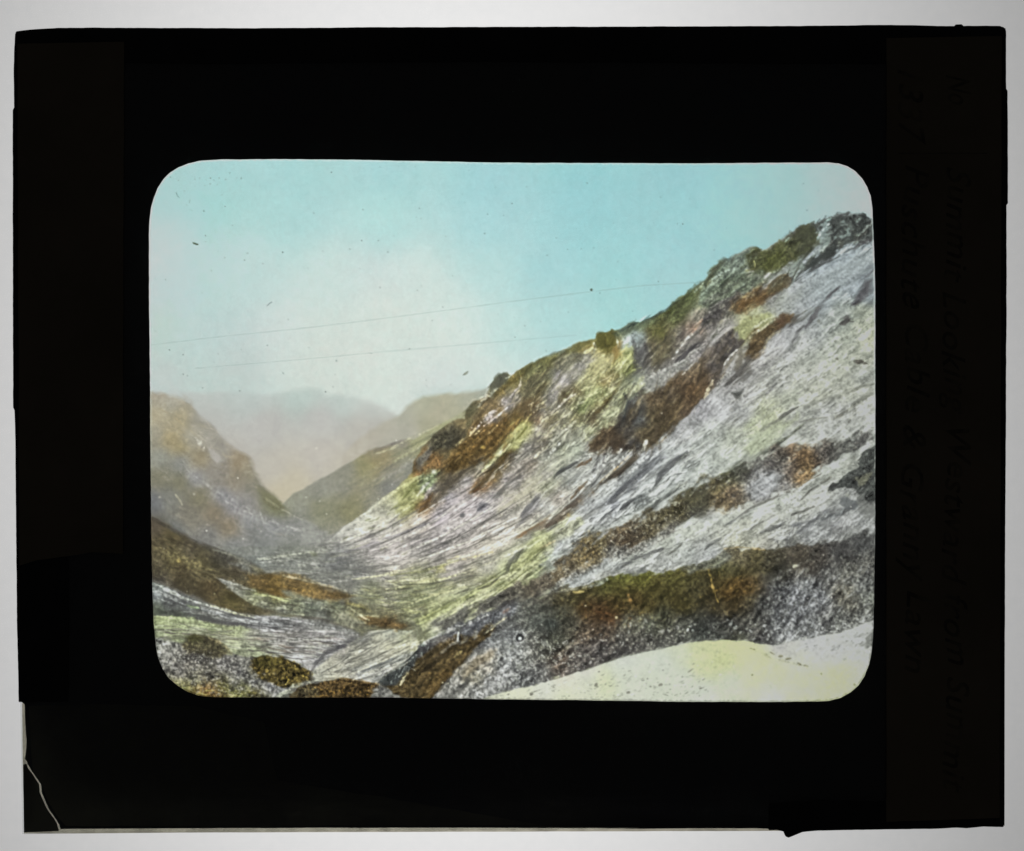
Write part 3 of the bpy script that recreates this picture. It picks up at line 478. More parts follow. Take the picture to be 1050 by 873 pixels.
patch('722,330 724,322 732,315 742,308 755,302 764,302 760,308 752,314 742,322 736,328 728,334 722,336', (88,82,84), .9, 1.3, 1.3, sh=.15, gr=.1)
patch('750,318 746,316 752,309 762,304 770,300 778,294 786,292 796,286 806,284 809,288 806,295 798,300 790,306 782,312 772,315 765,322 758,324 752,322', (106,80,60), .95, 1.2, 1.2, sh=.12, gr=.1)
patch('786,293 796,286 806,285 808,289 803,297 794,301 788,300', (90,82,62), .8, 1.5, 1); patch('755,310 770,304 784,304 780,312 765,316 752,318', (118,78,48), .6, 2, 1.2)
stroke('774,296 782,290 790,284', 1.1, (150,146,120), .7, .8, .5); stroke('760,306 770,302', 1.2, (150,130,95), .7, .8, .5); blob(741,315,1.8,(165,158,150),.8,.9,.6,.6,45); stroke('722,312 734,304 748,298', 3, (135,136,130), .5, 1.6, 1.2)
stroke('705,340 712,330 722,318', 5, (152,140,132), .7, 2, 1.5); stroke('708,344 714,336 720,328', 1.5, (178,135,120), .7, .9, .6); stroke('720,336 722,326', 1.6, (70,66,70), .7, .8, .6)
# snow field below the crest, with its gullies
patch('822,290 840,280 860,272 880,262 898,250 898,282 880,290 862,300 845,312 830,318 815,318 800,322 790,326 780,328 765,330 778,322 790,314 804,304', (163,161,166), .9, 3, 2, st=.05, gr=.03)
patch('772,322 790,314 806,306 822,298 828,306 812,312 800,316 785,324', (168,165,160), .6, 3, 1.5)
patch('756,351 754,340 758,332 766,326 778,322 790,320 794,324 788,332 778,338 770,346 764,354 758,356', (162,164,112), .92, 1.4, 1.2, gr=.06)
blob(770,326,1.2,(110,95,60),.7,.7,.3); blob(776,325,1,(115,100,65),.7,.7,.3)
patch('763,366 762,356 768,348 776,340 786,333 796,327 804,322 810,322 813,327 806,332 798,338 792,342 786,350 784,358 778,364 770,368', (92,72,54), .95, 1.2, 1.2, sh=.08, gr=.08)
patch('795,328 805,322 812,324 806,331 798,336', (98,68,58), .7, 1.5, .8); stroke('763,352 772,343 784,335 794,328', 1.3, (182,178,155), .7, .8, .5); stroke('782,362 786,350 792,344 800,340', 1.8, (172,150,120), .75, .9, .8)
stroke('812,328 822,322 834,314', 4, (104,100,96), .8, 1.3, 1, 1.6); stroke('808,333 824,327 832,320', 2, (118,114,110), .6, 1, .8)
stroke('828,332 836,322 842,312 850,303 860,295', 5, (112,108,114), .8, 1.8, 1.5, 3); stroke('812,350 818,340 824,334', 2.2, (115,110,114), .7, 1.1, 1); stroke('824,342 832,330', 2, (120,116,120), .6, 1, .8)
stroke('864,298 872,288 884,282', 2.2, (120,116,124), .6, 1, 1.2); stroke('876,312 884,300 897,286', 5, (104,102,108), .75, 2, 2, 7); stroke('880,290 898,270', 3, (112,108,118), .6, 1.4, 1.4)
patch('861,333 861,328 868,325 874,326 873,331 866,334', (78,74,74), .9, 1, .8); stroke('872,328 884,320', 2.5, (130,126,126), .5, 1.2, 1)
patch('758,350 762,352 764,362 762,376 757,384 752,380 756,366', (105,94,84), .7, 1, 1.2)
dashes('836,232 850,224 870,218 893,226 893,240 870,250 845,262 830,262', 46, 3.5, 1.5, [(140,146,146),(112,118,116),(40,44,44)], .65, 30, 30, 120)
dashes('700,322 735,280 772,258 780,272 760,296 720,322', 70, 5, 1.2, [(132,142,134),(66,74,58),(150,156,140)], .55, 20, 42, 121)
dashes('768,262 800,250 834,234 836,250 806,274 780,280', 60, 3.5, 1.4, [(106,110,66),(52,56,36),(126,128,96)], .5, 40, 60, 122)
dashes('722,330 752,302 800,284 806,290 790,308 762,324 735,336', 50, 4, 1.2, [(158,146,116),(72,58,50),(132,104,76)], .55, 20, 35, 123)
tint('840,262 898,240 898,300 850,320 800,330 790,318 815,290', (238,238,244), .5, 10)
# dark cliff
cl = shep([(735,348,(95,88,88)),(750,350,(92,84,84)),(745,362,(86,80,82)),(725,362,(104,92,90)),(730,375,(88,80,80)),(742,378,(94,86,86)),(715,375,(110,92,80)),(720,385,(98,76,60)),(705,385,(112,90,76)),(695,395,(94,72,58)),(710,400,(98,70,52)),(725,398,(100,74,58)),(735,392,(88,80,80)),
 (685,405,(88,74,64)),(672,410,(104,82,64)),(690,420,(96,76,56)),(670,425,(90,76,58)),(655,430,(78,80,82)),(650,415,(92,94,96)),(645,420,(88,88,86)),(640,440,(82,78,76)),(660,445,(100,84,64)),(680,440,(92,76,56)),(695,435,(94,78,62)),(625,445,(92,72,58)),(615,450,(90,70,56)),(632,455,(84,62,50)),(650,458,(72,70,70)),(665,455,(90,76,60)),(675,448,(88,72,56)),(700,425,(98,78,66)),(715,412,(105,80,64))], 2, 5)
CL = P_('742,343 750,342 756,344 759,350 757,358 752,366 748,374 744,384 738,392 730,398 722,408 714,416 706,423 700,430 692,437 686,446 680,452 676,460 668,462 660,460 652,464 642,462 634,464 624,460 614,464 604,463 603,456 607,448 614,440 622,434 634,428 642,420 641,410 650,404 660,398 668,402 676,398 684,390 694,382 706,372 716,368 724,360 732,352')
patch(CL, cl, .97, 1.1, 1.6, sh=.09, gr=.07)
_a = ANG.copy()
dashes([(x, y) for x, y in CL], 90, 11, 1.6, [(62,52,46),(120,98,74),(74,58,50),(108,84,60)], .4, 9, 62, 3, 1)
stroke('641,408 643,418 640,430 641,440', 2, (60,64,64), .7, 1.2, 1); stroke('668,400 676,392 684,384', 1.4, (150,142,135), .4, .9, .7); stroke('652,424 656,412 660,404', 1.1, (150,142,125), .6, .8, .5)
stroke('721,410 727,398 732,388', 1.3, (180,165,145), .75, .8, .5); stroke('742,375 748,366 755,359', 1.4, (178,172,168), .8, .8, .6); stroke('734,398 742,388 750,380', 2.4, (165,162,160), .7, 1, 1)
stroke('741,371 745,366', 1.8, (60,58,56), .8, .8, .5); blob(754,404,3.6,(88,88,86),.9,1,.8,.8); stroke('755,392 765,386 772,380', 2.4, (100,96,96), .7, 1, 1.2)
patch('742,394 750,384 758,376 764,368 770,370 764,380 756,388 746,396', (96,90,88), .75, 1.4, 1.8)
# ledges above the cliff
patch('656,396 664,388 676,380 690,374 700,368 708,370 700,378 692,384 682,392 674,400 664,402', (154,152,150), .9, 1.3, 1.2, gr=.06)
patch('688,370 692,360 700,350 710,342 717,336 718,344 712,352 706,362 698,368', (120,112,112), .85, 1.5, 1.4, sh=.1)
stroke('690,366 695,357 702,348 712,340', 2.6, (162,158,154), .8, 1, .9, 1.2); stroke('702,370 710,362 720,356', 4, (160,156,155), .8, 1.2, 1, 2); stroke('692,372 702,362 708,358', 1.6, (62,58,62), .8, .8, .8)
stroke('704,382 709,374 713,368', 2, (158,154,150), .7, .8, .8); stroke('700,364 712,356 722,350', 1.4, (85,80,84), .6, .9, .7)
patch('648,385 650,366 655,352 662,345 666,352 664,364 668,376 660,384 652,390', (98,96,98), .8, 1.8, 1.6, sh=.12)
patch('664,340 676,333 688,330 692,340 690,352 686,364 680,376 672,380 668,368 664,355', (104,94,74), .8, 2.2, 1.6, sh=.1)
patch('668,338 678,332 684,336 680,346 672,348', (100,100,52), .7, 2.5, 1.5); dashes('664,350 690,345 688,370 670,380', 22, 8, 1.4, [(84,74,70),(128,110,88)], .5, 12, 80, 5)
patch('643,332 655,330 668,324 664,332 652,338 644,340', (88,98,82), .8, 1.5, 1.2); stroke('636,340 646,334 660,329 672,324 684,317 697,308', 1.8, (70,84,80), .7, .9, .8)
patch('638,356 644,346 652,342 660,344 654,352 646,358 640,362', (160,172,176), .85, 1.8, 1.2)
patch('633,370 636,362 642,358 650,360 648,370 652,380 644,386 634,382', (162,168,92), .8, 1.8, 1.6, sh=.12); dashes('632,362 650,358 652,384 634,386', 22, 5, 1.5, [(92,104,48),(190,196,110),(80,84,50)], .7, 30, 60, 6)
patch('610,346 613,341 617,340 622,341 627,343 630,348 632,354 628,360 624,364 618,362 612,358 610,352', (84,80,42), .97, 1, .9, gr=.08)
patch('622,364 629,358 635,352 636,362 632,374 628,380 625,372', (138,112,66), .8, 1.3, 1.2); stroke('609,362 610,356 609,352', 2, (175,180,165), .7, .8, .5); stroke('628,342 634,344', 2, (70,82,62), .7, .9, .5)
stroke('594,364 602,359 608,356', 1.8, (175,165,110), .75, .9, .6); stroke('590,362 600,358 610,356', 2.6, (122,104,60), .7, 1, .8)
patch('570,372 580,364 592,360 602,362 608,366 600,372 590,378 578,384 572,380', (106,104,92), .8, 1.8, 1.5, sh=.12)
patch('574,394 582,386 594,378 606,368 612,366 608,376 600,384 590,392 580,396', (152,148,152), .8, 1.8, 1.6, sh=.08)
patch('606,372 614,368 622,364 628,368 630,378 622,386 612,392 602,392 600,382', (162,158,112), .85, 1.8, 1.5, gr=.05)
patch('574,405 580,398 590,398 596,402 592,410 584,416 576,412', (94,82,62), .85, 1.6, 1.3)
stroke('602,432 612,422 622,412 630,402 636,392', 6, (104,82,54), .85, 1.5, 1.2, 5); stroke('606,425 616,412 626,402 630,392', 1.6, (170,164,135), .7, .8, .7)
patch('594,412 604,404 616,398 622,404 612,412 602,420 592,424', (118,128,80), .7, 2, 1.8, sh=.2)
patch('604,430 614,428 620,434 612,440 603,438', (104,90,70), .7, 1.8, 1.3)
patch('624,424 636,408 648,396 658,388 660,392 650,404 640,414 630,426 616,440 604,452 598,452 608,440', (166,168,134), .85, 1.3, 1.5, sh=.1)
dashes('575,400 640,370 650,392 620,430 600,450 590,430', 130, 5, 1.8, [(88,92,58),(188,190,142),(106,100,70),(178,182,130)], .65, 22, None, 7)
dashes('600,440 622,430 650,395 640,412 610,450', 50, 5, 1, [(110,112,84),(195,195,165)], .6, 12, None, 8)
# ---- western shoulder
patch('503,402 503,394 506,388 511,384 516,382 521,383 524,387 520,392 515,396 510,402 505,408', (88,88,76), .9, 1, .9, gr=.07); stroke('502,407 505,402 510,398', 1.4, (175,180,170), .6, .8, .5); stroke('519,388 523,386', 1.2, (180,185,175), .6, .7, .4)
stroke('508,406 518,398 528,388 540,380', 5, (124,104,62), .7, 1.6, 1.2); stroke('530,384 545,376 560,367 580,361', 5, (108,104,66), .75, 1.6, 1, 3); stroke('560,366 568,362 578,360', 2.6, (100,112,108), .6, 1.2, .8)
stroke('478,438 484,430 492,424 500,418', 3.5, (104,88,70), .7, 1.4, 1.3); stroke('488,420 496,410 502,403', 2.6, (170,172,160), .75, .9, 1.1, 1.2); patch('475,432 477,424 482,418 488,418 486,428 480,436', (88,84,62), .85, 1.1, 1.2)
stroke('484,444 494,434 504,425 514,416 524,406 533,396', 3.2, (156,148,152), .85, 1.1, 1.4, 3); stroke('498,434 506,426 512,420', 1.4, (195,175,180), .6, .8, .8); stroke('506,434 518,422 528,412', 4, (118,112,116), .6, 1.3, 1.6); stroke('530,404 534,394 534,388', 1.5, (170,165,160), .6, .8, .7)
patch('534,398 540,390 548,384 556,384 560,392 556,402 548,408 540,412 534,408', (104,98,78), .8, 1.5, 1.5, sh=.1); stroke('545,396 556,390 566,384 576,376', 3, (88,90,76), .6, 1.2, 1.2)
patch('534,412 544,408 552,410 556,418 550,428 544,434 536,430 530,424 532,418', (92,74,56), .85, 1.6, 1.5)
patch('482,448 494,442 506,434 518,428 528,426 534,430 530,440 522,450 512,460 500,470 488,478 474,484 462,486 456,480 464,466 474,456', (104,74,42), .88, 1.7, 1.8, sh=.13, gr=.1)
patch('440,458 446,450 454,444 464,440 472,440 474,448 468,458 458,464 448,464 442,466', (86,80,66), .9, 1.4, 1.4, sh=.14, gr=.12)
patch('425,493 428,484 433,478 438,470 442,464 450,463 456,468 452,478 444,484 436,490 430,494', (122,84,54), .88, 1.2, 1.2, sh=.12, gr=.1)
patch('424,482 427,474 433,466 440,458 442,464 436,474 430,484', (112,112,112), .75, 1.3, 1, gr=.08)
stroke('468,456 472,453 476,450', 1.8, (192,168,125), .8, .8, .6); stroke('482,447 486,441 488,437', 1.6, (195,175,140), .8, .8, .6); blob(495,458,1.2,(205,165,80),.8,.7,.4)
patch('428,498 434,490 442,484 450,486 450,494 444,500 434,504 428,503', (138,150,112), .9, 1.3, 1.5, sh=.1, gr=.1); blob(444.5,484,1.6,(225,225,212),.9,.7,.5); blob(450,491,1.2,(190,190,150),.7,.7,.5); stroke('436,492 442,488',1.3,(190,198,165),.7,.7,.5)
patch('446,506 452,496 460,488 470,482 482,476 492,474 486,484 476,490 466,498 456,506 446,516 440,518', (96,86,76), .85, 1.5, 1.5, sh=.12)
stroke('429,529 434,522 439,514 444,507', 3.6, (126,86,56), .85, 1, .9, 4.5); stroke('436,512 438,506 442,500', 2.4, (190,175,180), .7, .9, .8)
patch('404,520 410,510 418,500 424,494 428,500 431,506 424,516 418,524 410,530 402,526', (168,170,100), .88, 1.5, 1.4, sh=.12); stroke('413,512 418,506 422,502', 1.6, (110,118,60), .7, .8, .8); dashes('404,520 424,498 430,508 414,530', 22, 4, 1.6, [(195,198,125),(130,136,66),(200,196,160)], .6, 15, None, 9)
stroke('399,537 405,532 411,525', 1.4, (90,85,95), .6, .8, .6); stroke('372,529 385,518 398,509 415,496', 1.1, (190,188,172), .5, .8, .5)
# yellow gully
patch('524,456 528,448 534,441 541,434 544,432 544,438 541,446 536,452 530,458 526,460', (186,186,104), .92, 1.1, .9, gr=.06); stroke('528,452 534,446 540,438', 1.2, (124,118,56), .75, .7, .5); stroke('538,440 541,437', 2, (100,104,50), .7, .7, .5)
stroke('494,483 504,474 514,464 523,456', 2, (186,184,120), .85, .9, .6, 3); stroke('486,492 496,482', 1.3, (180,176,160), .6, .8, .5); stroke('536,436 541,430 545,424', 1.4, (190,180,120), .7, .7, .6); blob(555,429,1.8,(205,195,150),.7,.8,.6)
patch('483,504 488,498 497,490 500,484 505,476 512,470 520,464 525,462 522,470 514,480 506,488 498,496 490,503', (102,78,48), .88, 1.2, 1.2, sh=.1, gr=.08); patch('483,504 488,498 496,496 494,501 487,505', (132,84,60), .7, 1, .8)
SK[:] = [1.3, 1.3]
# rocky debris in the middle
dashes('486,500 530,460 560,430 590,440 560,480 520,520 500,520', 220, 5, 1.9, [(92,88,90),(178,172,168),(108,98,92),(190,186,176)], .7, 16, None, 10)
dashes('545,420 580,390 600,410 580,440 560,455 545,440', 130, 5, 1.7, [(88,84,80),(176,172,164),(108,100,88),(160,160,125)], .65, 18, None, 11)
patch('520,484 526,474 536,466 548,460 556,462 552,470 542,478 532,486 524,490', (116,108,104), .6, 2, 2.2, sh=.14)
patch('487,520 492,514 498,513 503,517 500,522 494,525 488,525', (100,98,106), .85, 1.1, 1); patch('471,530 474,525 478,527 476,532', (86,84,90), .85, .9, .6); patch('452,546 456,543 460,546', (90,88,92), .7, .9, .8)
patch('500,525 508,512 520,500 530,494 534,498 526,508 514,520 506,528', (128,124,122), .6, 2, 2, sh=.12)
patch('508,522 525,508 540,492 552,478 562,468 566,474 556,490 542,504 528,516 514,528', (170,166,148), .85, 2, 1.4, sh=.04)
patch('532,530 536,520 542,514 550,508 556,512 550,520 542,528 536,534', (108,106,110), .75, 1.5, 1.6); stroke('530,540 538,530 546,524 556,516', 2, (104,102,106), .6, 1, 1); blob(530,535,1.4,(215,212,205),.8,.7,.4,.6,60)
stroke('560,470 566,462 568,456 572,452', 2, (190,190,182), .8, .8, .7, 1.2); stroke('562,458 572,448 582,440 592,430', 1.6, (180,180,168), .6, .9, .8); stroke('549,468 556,462 562,457', 1.6, (192,178,158), .75, .8, .6)
patch('560,460 566,455 562,466 556,470', (84,82,84), .7, 1, .8)
# pale plumes below the cliff
for q, wd, c in [('598,500 606,490 614,478 620,468 626,460', 4.5, (170,170,170)),('586,512 596,502 604,494 612,484', 3.5, (168,168,166)),('616,490 624,478 630,468 636,460', 1, (120,110,105)),('603,494 610,486 616,478 622,468 626,460', 1.6, (192,192,190)),('622,480 632,470 636,462', 3, (176,174,170)),('585,478 596,472 602,468 612,464', 4, (168,168,164)),
  ('612,498 628,487 640,478 650,466', 1.2, (120,95,70))]:
    stroke(q, wd, c, .75, 1, 1.1, wd*.4)
for q, wd, c in [('590,514 600,502 606,494', 3, (112,80,62)),('592,478 600,476 606,472', 4, (118,80,60)),('600,500 610,490 618,478 620,466', 2.2, (92,88,92)),('608,484 612,474 614,468', 2, (90,86,88)),('570,488 580,480 590,474', 3, (96,96,98)),('576,498 586,492 598,484', 2.4, (104,104,106)),('567,496 574,488', 2, (100,104,88)),('626,466 630,460', 3, (88,70,66)),('615,492 620,486 628,474', 1.5, (90,86,84))]:
    stroke(q, wd, c, .8, 1, 1.2, wd*.4)
stroke('612,498 622,488 634,478 642,470 648,462', 2.4, (165,130,92), .75, .9, .6, 1.2)
patch('600,508 610,500 620,492 632,484 642,476 650,464 656,462 654,472 646,480 636,488 624,496 612,504 602,512', (92,80,70), .9, 1.1, 1.3, sh=.1)
patch('624,516 632,504 642,494 654,484 666,474 678,466 684,464 680,470 668,482 656,492 646,502 636,512 628,520', (108,108,114), .88, 1.4, 1.4, sh=.14)
stroke('636,486 634,492 640,486', 2, (60,60,62), .8, .8, .5); stroke('672,497 676,488 682,480 692,472 704,466', 4.4, (104,104,106), .85, 1.2, 1.2, 5); stroke('700,460 704,455', 2.6, (112,112,112), .7, 1, .8); stroke('658,462 661,455 663,451', 1.8, (182,178,168), .85, .8, .5)
stroke('650,478 658,470 664,464', 2.4, (176,176,176), .8, .9, .8); stroke('656,484 668,472 676,462', 1.8, (172,172,174), .7, .9, .7); blob(679,451,2,(205,185,160),.85,.8,.5,.6,30); stroke('686,446 692,440',2,(108,102,100),.6,1,1)
patch('650,512 656,508 666,508 668,516 660,522 652,524', (112,114,116), .8, 1.4, 1.2, gr=.12); stroke('636,522 642,518 647,513', 2.6, (92,92,94), .8, .9, .8, 1.4)
stroke('660,526 668,520 676,515 684,508 695,502', 2.4, (74,72,72), .9, .8, .8, 2); stroke('648,520 662,512 680,500', 1, (190,190,188), .4, .8, .6)
patch('562,540 570,528 584,516 600,504 612,498 618,500 610,508 598,516 584,526 570,536', (88,74,66), .92, 1.1, 1.2, sh=.12, gr=.06); stroke('545,543 552,538 558,534 564,528', 2.6, (150,100,74), .7, 1.1, .9); stroke('528,553 535,548 545,542', 2.6, (168,108,70), .75, 1.1, .8)
patch('533,552 538,545 546,540 556,534 562,530 566,534 558,540 548,546 540,552', (108,92,84), .75, 1.2, 1.1)
for q, wd, c in [('490,540 504,532 520,522 534,512 548,504', 1.2, (120,116,112)),('478,552 496,545 512,538 530,528', 1.1, (112,108,106)),('440,566 470,556 500,546 525,534', 1.2, (118,112,110)),('420,560 440,552 460,546', 1.3, (116,108,112)),('404,556 425,545 450,532 466,522', 1.4, (118,112,120)),('355,566 385,556 410,548 440,536', 1.6, (112,108,116)),
  ('430,582 460,572 490,562 515,552 535,544', 1.2, (108,104,100)),('430,590 455,580 480,572 505,566', 1.6, (150,140,90)),('420,592 445,585 470,574', 1.4, (172,168,160)),('500,600 515,592 530,582', 1.3, (78,74,70)),('470,608 485,604 498,598 510,590', 1.8, (78,72,66)),('575,572 590,560', 1,(110,110,108)),
  ('585,556 600,548 615,536 624,526', 2, (128,128,132)),('590,540 606,528 620,518', 1, (128,126,126)),('575,548 590,536 608,524', 1.2, (118,116,114)),('556,548 576,536', 1.2, (110,108,104)),('600,548 612,540 622,530', 1.2, (80,80,84)),('450,600 475,592 495,590', 1.2, (100,98,92))]:
    stroke(q, wd, c, .7, .8, .8, wd*.6)
stroke('448,587 456,578 470,570', 3, (165,165,85), .5, 1.5, 1, 1); patch('446,584 452,578 458,578 454,586', (140,140,60), .5, 1.5, 1)
patch('485,602 490,596 500,590 512,588 508,594 498,600 490,604', (108,106,88), .6, 1.8, 1); patch('440,566 448,558 458,556 464,560 456,564 446,568', (112,108,112), .75, 1.4, 1.3)
dashes('400,560 460,520 520,520 560,500 560,530 520,560 440,590', 110, 9, 1, [(112,106,106),(188,182,178),(100,96,96),(150,146,142)], .55, 7, None, 12)
dashes('420,560 500,525 520,535 460,565', 40, 4, 1.8, [(84,82,84)], .65, 14, None, 13)
dashes('345,555 400,530 430,545 420,570 380,575', 60, 7, 1.2, [(96,92,94),(186,182,170),(120,125,85)], .6, 8, None, 14)
dashes('365,535 400,520 410,540 380,552', 12, 4, 2, [(92,100,60),(100,92,92)], .65, 8, None, 15)
dashes('360,575 430,568 480,560 480,590 420,596 370,592', 170, 11, 1.1, [(98,94,94),(178,174,170),(108,104,102)], .55, 7, None, 16)
stroke('362,594 380,592 400,588 425,582', 1.6, (178,175,140), .7, .9, .6); stroke('400,604 425,600 440,596 470,590', 1.4, (160,160,105), .6, .9, .7); stroke('408,604 424,603', 2, (85,84,78), .7, .9, .5); stroke('395,600 412,603 430,606',1.2,(90,90,86),.6,.8,.6)
dashes('370,598 430,592 470,596 450,625 420,640 390,630 370,615', 210, 11, 1.1, [(84,86,66),(165,166,110),(104,98,74),(150,146,124)], .55, 8, None, 17)
stroke('425,640 440,633 455,625 475,614', 1.6, (165,170,90), .6, .9, .8); stroke('412,624 424,628 432,628', 1.6, (185,188,120), .6, .8, .5)
accents('500,400 560,368 620,345 690,315 770,258 850,225 897,225 897,262 860,270 800,300 770,360 720,420 680,460 610,462 560,475 500,500 430,520 430,480 470,440', 420, 4, .9, .2, 12, 71)
accents('430,520 500,495 560,470 610,462 650,470 700,450 690,480 640,510 590,545 520,560 430,560', 160, 6, .9, .18, 7, 72)
S1 = '432,528 470,492 500,480 530,466 560,455 580,462 560,500 520,535 470,560 400,575 360,565 390,535'
dashes(S1, 120, 20, .8, [(186,178,178),(176,168,170),(192,186,180)], .6, 4, None, 80, .5, .02); dashes(S1, 60, 15, .8, [(112,104,110),(128,120,122),(96,92,96)], .55, 4, None, 81, .5, .02)
S2 = '560,500 600,462 625,456 660,462 700,445 720,430 700,480 660,515 620,545 560,575 530,590 520,560'
dashes(S2, 130, 18, 1.3, [(196,196,196),(184,184,186),(190,186,180)], .65, 6, None, 82, .5, .03); dashes(S2, 110, 13, 1.2, [(96,94,98),(112,110,114),(82,80,82)], .6, 7, None, 83, .5, .03)
S3 = '545,410 590,375 625,368 650,372 655,395 630,425 600,455 560,470 545,450'
dashes(S3, 120, 9, 1.2, [(186,184,150),(176,176,160),(192,190,176)], .6, 10, 47, 84, .5, .05); dashes(S3, 120, 8, 1.3, [(92,88,66),(104,98,84),(84,78,62)], .6, 12, 47, 85, .5, .05)
S4 = '440,460 480,440 520,400 560,372 600,356 600,366 560,400 530,440 500,470 460,490'
dashes(S4, 110, 7, 1.1, [(76,64,50),(66,58,46),(88,70,46)], .55, 14, 50, 86, .5, .05); dashes(S4, 70, 6, .9, [(160,140,108),(150,138,120),(140,118,76)], .5, 14, 50, 87, .5, .05)
S5 = '650,372 690,340 740,300 800,280 840,255 890,228 890,240 830,275 800,292 760,310 740,340 700,372 660,385'
dashes(S5, 90, 7, 1.2, [(150,148,140),(164,160,156),(132,136,120)], .6, 14, 45, 88, .5, .05); dashes(S5, 120, 7, 1.3, [(68,70,56),(82,78,72),(60,60,54)], .6, 14, 45, 89, .5, .05)
tint('345,556 372,534 400,518 430,528 470,505 540,480 560,520 520,560 460,588 400,590 365,575', (292,284,290), .9, 12)
tint('452,575 500,545 560,515 600,500 590,540 540,565 490,590', (285,280,275), .7, 12)
tint('560,520 620,480 690,445 740,425 760,450 700,490 640,520 590,545', (276,278,282), .6, 12)
for q, wd, c, a in [('826,336 834,324 841,313 849,304 858,296', 5, (92,88,94), .85),('808,336 820,328 834,318 842,312', 3.4, (96,92,90), .8),('812,352 818,341 824,334', 2.4, (100,96,100), .8),('876,312 885,300 897,288', 5, (90,88,94), .8),('862,332 868,329 875,330', 4.5, (66,62,64), .9),
  ('884,292 892,280 898,272', 3, (98,96,104), .7),('878,371 890,373', 3.4, (84,78,72), .8),('782,467 792,459 801,453 808,447', 3.2, (92,94,88), .85),('770,474 782,465 798,456 812,446 824,436', 1.6, (98,100,90), .8),('800,430 808,423 818,417', 4.2, (90,88,86), .85),('738,440 750,434 764,425', 1.2, (108,106,106), .7),
  ('784,405 791,399 797,393', 2, (96,94,98), .8),('788,436 800,429', 1.6, (104,102,98), .7),('855,430 866,423 880,413 896,404', 2.6, (104,102,98), .7),('868,404 882,397 897,394', 2.2, (112,110,104), .7),('748,402 756,406 762,400', 5, (78,78,76), .7),('744,396 754,386 762,376 770,368', 4, (84,80,80), .8),
  ('560,540 568,531 580,521 594,510 608,500 618,494', 3.2, (82,68,62), .8),('528,553 540,545 552,538', 2.6, (140,98,74), .75),('612,500 624,492 636,483 645,474 652,466', 4, (86,74,66), .85),('626,516 636,504 648,492 662,478 676,468', 5, (98,98,104), .85),('672,498 677,489 684,481 694,472 705,466', 4.6, (92,92,96), .9),
  ('661,526 670,519 680,512 695,502', 2.6, (64,62,62), .95),('650,520 656,512 664,510', 6, (104,106,108), .7),('636,522 648,513', 3, (84,84,88), .85),('534,530 542,519 552,510', 4, (96,94,100), .8),('490,523 498,516', 5, (88,86,94), .85),('472,530 477,527', 4, (80,78,84), .8),('499,516 510,508 520,498 530,490', 3, (110,106,106), .6),
  ('585,512 594,502 602,494', 3.2, (104,76,60), .85),('590,480 598,475 606,471', 4, (112,76,58), .8),('602,504 612,492 620,480', 2.4, (84,80,84), .85),('568,490 580,480 592,474', 3, (92,92,92), .75),('640,404 645,414 642,428 636,440', 4.5, (70,72,72), .7),('626,452 640,458 654,460', 4, (62,52,48), .7),
  ('648,345 652,358 650,372', 4, (88,86,88), .7),('696,372 706,360 716,352', 2.6, (70,66,70), .85),('660,350 664,362 660,372', 3, (84,78,78), .7),('560,392 552,402 548,412', 3.4, (88,76,54), .7),('576,402 584,410', 5, (88,76,58), .8),('485,504 494,496 502,487 512,476 522,466', 5, (96,74,50), .85),('487,505 492,500', 4, (126,82,60), .8),
  ('446,514 452,505 462,496 474,488', 4, (90,78,68), .75),('429,529 435,520 441,511', 4, (120,82,54), .85)]:
    stroke(q, wd, c, a, .9, .7, wd*.55)
for q, wd, c, a in [('603,497 612,486 620,476 627,462', 2.4, (200,198,196), .85),('618,494 628,482 637,470 645,462', 2.2, (196,194,190), .8),('588,512 600,500 612,486', 1.8, (196,194,192), .8),('660,462 664,452', 1.8, (202,196,184), .85),('644,486 656,476 668,464', 2, (190,190,190), .7),('706,438 696,448 690,458', 1.6, (184,182,180), .6),
  ('560,472 567,463 574,455', 1.8, (206,206,200), .8),('548,470 557,463', 1.6, (204,190,170), .8),('494,484 506,473 516,463 524,455', 2, (200,198,150), .85),('496,437 508,428 520,418', 1.8, (196,184,190), .8),('487,446 494,440', 1.6, (200,186,150), .75),('690,368 697,357 706,346', 2.2, (190,184,180), .85),
  ('700,384 708,374', 2, (184,180,176), .8),('656,394 670,384 688,376 702,370', 3.4, (172,170,168), .7),('742,374 750,364 757,358', 1.6, (196,190,186), .85),('722,410 728,399', 1.4, (196,182,160), .85),('770,338 782,330 794,324', 1.6, (194,190,168), .7),('838,244 843,236 850,230', 2.6, (176,182,184), .85),('838,260 848,252', 2, (164,166,164), .8),
  ('640,352 652,342', 4, (172,182,186), .7),('632,346 634,356', 1.6, (180,186,166), .7),('600,362 608,357', 1.8, (196,186,140), .75),('428,508 434,500 441,494', 2.4, (196,190,196), .6),('500,446 510,436', 1.2, (180,158,120), .6),('570,420 580,410 590,404', 1.6, (180,176,176), .6)]:
    stroke(q, wd, c, a, .8, .6, wd*.5)
